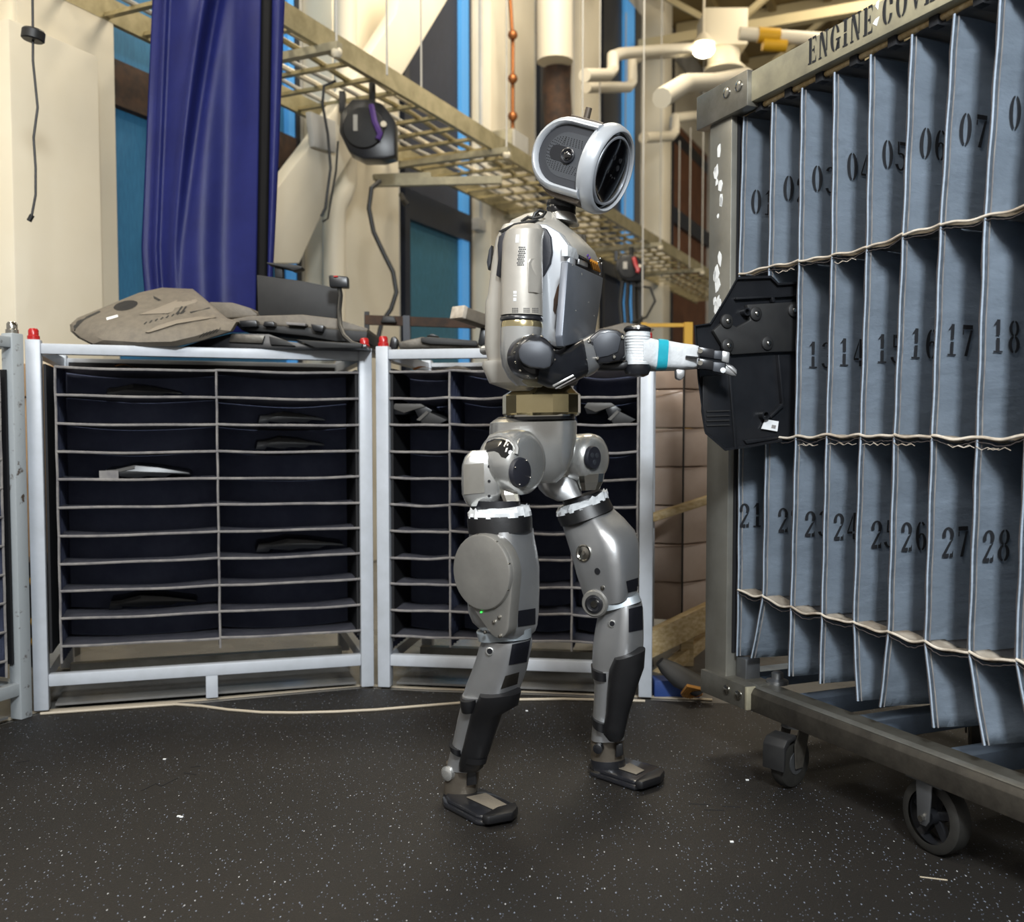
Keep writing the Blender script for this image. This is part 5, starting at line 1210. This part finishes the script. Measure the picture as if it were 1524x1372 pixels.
# near knee link and shank
limb('knee_link', [(709,940,792,932),(712,952,791,946)], 'grey_link', RP, -.205, k=.75, e=3.2)
sh = limb('shank', [(716,954,793,948),(712,962,794,956),(707,980,790,974),(700,1000,786,994),(692,1020,779,1014),(687,1036,773,1030)], 'alu', RP, -.205, k=.85, e=3.6, fr=1, n=36)
shS = skin(sh)
wrap('shank_pad', [(763,955),(790,950),(784,985),(757,990)], shS, .003, 'pad_black', sh)
hb = disc('shank_boss', shS(729, 969), V((-.35,-1,0)), [(-.01,.0105),(.004,.0105),(.006,.008)], 'alu_bright', sh, 20)
disc('boss_hole', shS(729, 969, .006), V((-.35,-1,0)), [(-.004,.0068),(.001,.0068)], 'joint_black', sh, 16)
wrap('shank_worn_patch', [(752,1006),(773,1000),(770,1018),(745,1026)], shS, .0006, 'steel_dark', sh, .001)
limb('calf', [(688,1034,772,1029,.7),(686,1050,764,1046,.7),(681,1070,748,1072,.75),(676,1095,735,1098,.75),(670,1120,724,1122,.8),(664,1142,716,1144,.8)], 'alu', RP, (-.205,-.20), e=2.8)
limb('knee_strap', [(685,1038,712,1034),(685,1046,712,1042),(687,1056,710,1054)], 'dark_rubber', RP, -.24, k=2.4, e=2.6)
gd = limb('shin_guard', [(714,1034,776,1027,.85),(709,1046,772,1046,.85),(701,1062,748,1060,.95),(694,1090,737,1092,.95),(688,1115,729,1117,.95),(683,1136,719,1140,.9),(683,1146,712,1146,.8)], 'dark_rubber', RP, (-.235,-.225), e=2.8)
limb('ankle_strap', [(668,1104,688,1112),(670,1112,688,1122)], 'dark_rubber', RP, -.23, k=2.2, e=2.6)
limb('guard_strap', [(690,1124,726,1126),(690,1132,724,1134)], 'dark_rubber', RP, -.228, k=1.0, e=2.6)
limb('ankle', [(664,1134,714,1138),(662,1150,713,1153),(661,1168,711,1171),(660,1182,710,1185),(661,1192,709,1195)], 'ankle_metal', RP, -.20, k=.8, e=2.4)
limb('ankle_boot', [(660,1178,711,1182),(659,1190,711,1194),(660,1198,709,1200)], 'joint_black', RP, -.20, k=.85, e=2.4)
disc('ankle_disc', RP(666, 1151, -.243), -HL, [(-.01,.018),(.004,.018),(.007,.014),(.008,.006)], 'alu_bright', rob, 24)
plate('ankle_side', [(696,1146),(708,1144),(710,1168),(694,1170)], RP(690,1160,-.2).y-.038, .01, 'dark_rubber', bevel=.003)
def foot(sole, top, cup, label=None):
    S = [ground(x, y) for x, y in sole]
    o = MB().prism([p+UP*.001 for p in S], UP*.013).build('foot', M_['joint_black'], rob, bevel=.006)
    c = sum(S, V())/len(S)
    MB().prism([c+(p-c)*.90+UP*.012 for p in S], UP*.011).build('foot_shell', M_['joint_black'], o, bevel=.008)
    MB().prism([ground(x, y, .024) for x, y in top], UP*.0025).build('foot_plate', M_['tan_plate'], o, bevel=.001)
    MB().prism([ground(x, y, .010) for x, y in cup], UP*.022).build('toe_cap', M_['dark_rubber'], o, bevel=.006)
    return o
ft = foot([(658,1193),(672,1186),(700,1182),(722,1184),(768,1208),(771,1216),(763,1224),(720,1231),(708,1229),(660,1203)], [(694,1187),(723,1181),(765,1204),(748,1212)], [(740,1213),(768,1205),(771,1213),(764,1222),(726,1229),(716,1226)])
limb('heel_cup', [(659,1184,712,1187),(658,1194,713,1197),(659,1198,712,1201)], 'chrome', RP, -.20, k=.9, e=2.5, parent=ft)

# ---- far leg
LF = .175
fh = RP(872, 682, .15)
fy = MB().lathe(fh-HF*.06, HF, [(0,.040),(.01,.052),(.03,.064),(.07,.066),(.088,.062),(.098,.052),(.102,.04)], 40).build('hip_housing', M_['alu_bright'], rob)
fcv = hit(883, 681, fh+HF*.047, HF)
fcd = disc('hip_cap', fcv-HF*.006, HF, [(0,.031),(.006,.030),(.010,.0285)], 'pad_black', fy, 30)
for a in (.5, 2.6, 4.7): MB().lathe(fcv+HF*.004+HL*.012*math.cos(a)+UP*.012*math.sin(a), HF, [(0,.007),(.001,.0068)], 12).build('cap_window', M_['joint_cap'], fcd)
limb('hip_motor', [(798,716,856,706),(802,728,862,718),(812,738,864,726),(830,746,866,736)], 'alu', RP, .12, k=.9, e=2.8)
limb('hip_bracket', [(858,706,900,704),(860,718,898,716),(864,730,892,728)], 'chrome', RP, .14, k=.8, e=3.5, smooth=False, n=10)
limb('hip_collar', [(836,746,896,728),(840,756,898,738)], 'joint_black', RP, LF, e=2.1)
limb('tape_frill', [(831,757,903,729),(829,762,904,734),(829,768,905,740)], 'tape_white', RP, LF, e=2.2, jag=.006, n=44, sharp=.3)
limb('thigh_band', [(829,766,905,738),(830,773,908,745),(835,783,913,755)], 'dark_rubber', RP, LF, e=2.2)
fth = limb('thigh', [(835,781,912,754),(840,798,930,770),(846,818,946,788),(851,836,952,806),(856,855,953,826),(862,872,953,848),(867,888,952,868),(874,902,948,884)], 'alu', RP, LF, k=.85, e=3.6, fr=1, n=36)
FYc = RP(895, 840, LF).y; ftS = skin(fth)
fk = RP(934, 812, .205)
fq = lambda x, y, d=0: ftS(x, y, .001)
disc('thigh_port', fq(869,823), V((-.643,-.766,0)), [(-.004,.023),(.003,.023),(.004,.020),(.001,.017),(.002,.006),(.004,.005)], 'chrome', fth, 28)
disc('thigh_hole', fq(889,850), V((-.643,-.766,0)), [(-.004,.0085),(.001,.0085)], 'joint_black', fth, 16)
disc('bolt', fq(897,875), V((-.643,-.766,0)), [(-.004,.006),(.002,.006),(.003,.003)], 'chrome', fth, 12)
wrap('thigh_pad', [(932,865),(952,859),(952,878),(935,882)], ftS, .003, 'pad_black', fth)
kj = disc('knee_joint', at(885, 898, FYc-.062), V((-.45,-.9,0)), [(-.06,.036),(.0,.036),(.005,.032)], 'alu_dull', rob, 30)
disc('joint_cap', at(884, 899, FYc-.068), V((-.45,-.9,0)), [(-.004,.025),(.003,.024),(.005,.018),(.003,.014)], 'joint_black', kj, 26)
disc('cap_screw', at(884, 899, FYc-.073), V((-.45,-.9,0)), [(-.004,.010),(.002,.009)], 'chrome', kj, 16)
limb('knee_link', [(890,896,950,882),(896,908,954,892)], 'grey_link', RP, LF, k=.7, e=3.2)
fsh = limb('shank', [(892,908,955,890),(888,920,958,904),(884,940,959,928),(881,962,959,950),(880,985,958,972),(881,1000,957,990)], 'alu', RP, LF+.01, k=.85, e=3.6, fr=1, n=36)
fsS = skin(fsh)
wrap('shank_pad', [(936,906),(956,901),(957,937),(936,941)], fsS, .003, 'pad_black', fsh)
disc('shank_boss', fsS(911, 928), V((-.3,-1,0)), [(-.01,.0105),(.003,.0105),(.005,.008)], 'alu_bright', fsh, 20)
disc('boss_hole', fsS(911, 928, .006), V((-.3,-1,0)), [(-.004,.0065),(.001,.0065)], 'joint_black', fsh, 16)
limb('calf', [(881,998,952,986,.75),(885,1020,948,1010,.75),(884,1045,938,1040,.8),(882,1075,932,1072,.8),(880,1100,929,1098,.8)], 'alu', RP, LF+.01, e=2.8)
limb('shin_guard', [(915,980,960,964,.9),(907,998,958,992,.9),(904,1030,948,1020,.95),(902,1062,936,1060,.95),(899,1080,931,1082,.95),(898,1092,929,1094,.9),(906,1102,922,1103,.8)], 'dark_rubber', RP, LF-.025, e=2.8)
limb('knee_strap', [(880,992,905,996),(881,1006,905,1008)], 'dark_rubber', RP, LF-.01, k=2.6, e=2.6)
limb('ankle_strap', [(881,1066,903,1072),(881,1078,903,1086)], 'dark_rubber', RP, LF-.01, k=2.4, e=2.6)
limb('ankle', [(880,1092,929,1092),(879,1110,928,1110),(879,1128,929,1126),(880,1140,930,1138)], 'ankle_metal', RP, LF+.015, k=.8, e=2.4)
limb('ankle_boot', [(879,1128,930,1127),(879,1140,931,1139),(881,1150,929,1149)], 'joint_black', RP, LF+.015, k=.85, e=2.4)
disc('ankle_disc', at(890, 1114, RP(900,1114,LF).y-.035), V((-.4,-.9,0)), [(-.012,.013),(.004,.013),(.006,.010)], 'joint_black', rob, 20)
plate('ankle_side', [(917,1108),(927,1106),(928,1124),(916,1128)], RP(905,1115,LF).y-.032, .01, 'dark_rubber', bevel=.003)
f2_ = foot([(874,1147),(886,1141),(905,1137),(936,1138),(985,1152),(989,1160),(984,1168),(956,1177),(944,1178),(878,1156)], [(920,1144),(937,1136),(959,1147),(947,1153)], [(960,1163),(984,1151),(989,1158),(983,1167),(956,1176),(944,1174)])
limb('heel_cup', [(876,1141,932,1141),(875,1149,932,1149),(876,1152,931,1152)], 'chrome', RP, LF+.015, k=.9, e=2.5, parent=f2_)
print('ROBOT', [tuple(round(c,3) for c in RP(x,y,l)) for x,y,l in ((742,700,-.16),(735,860,-.2),(714,1205,-.2),(872,682,.15),(930,1160,.19),(897,251,0))])
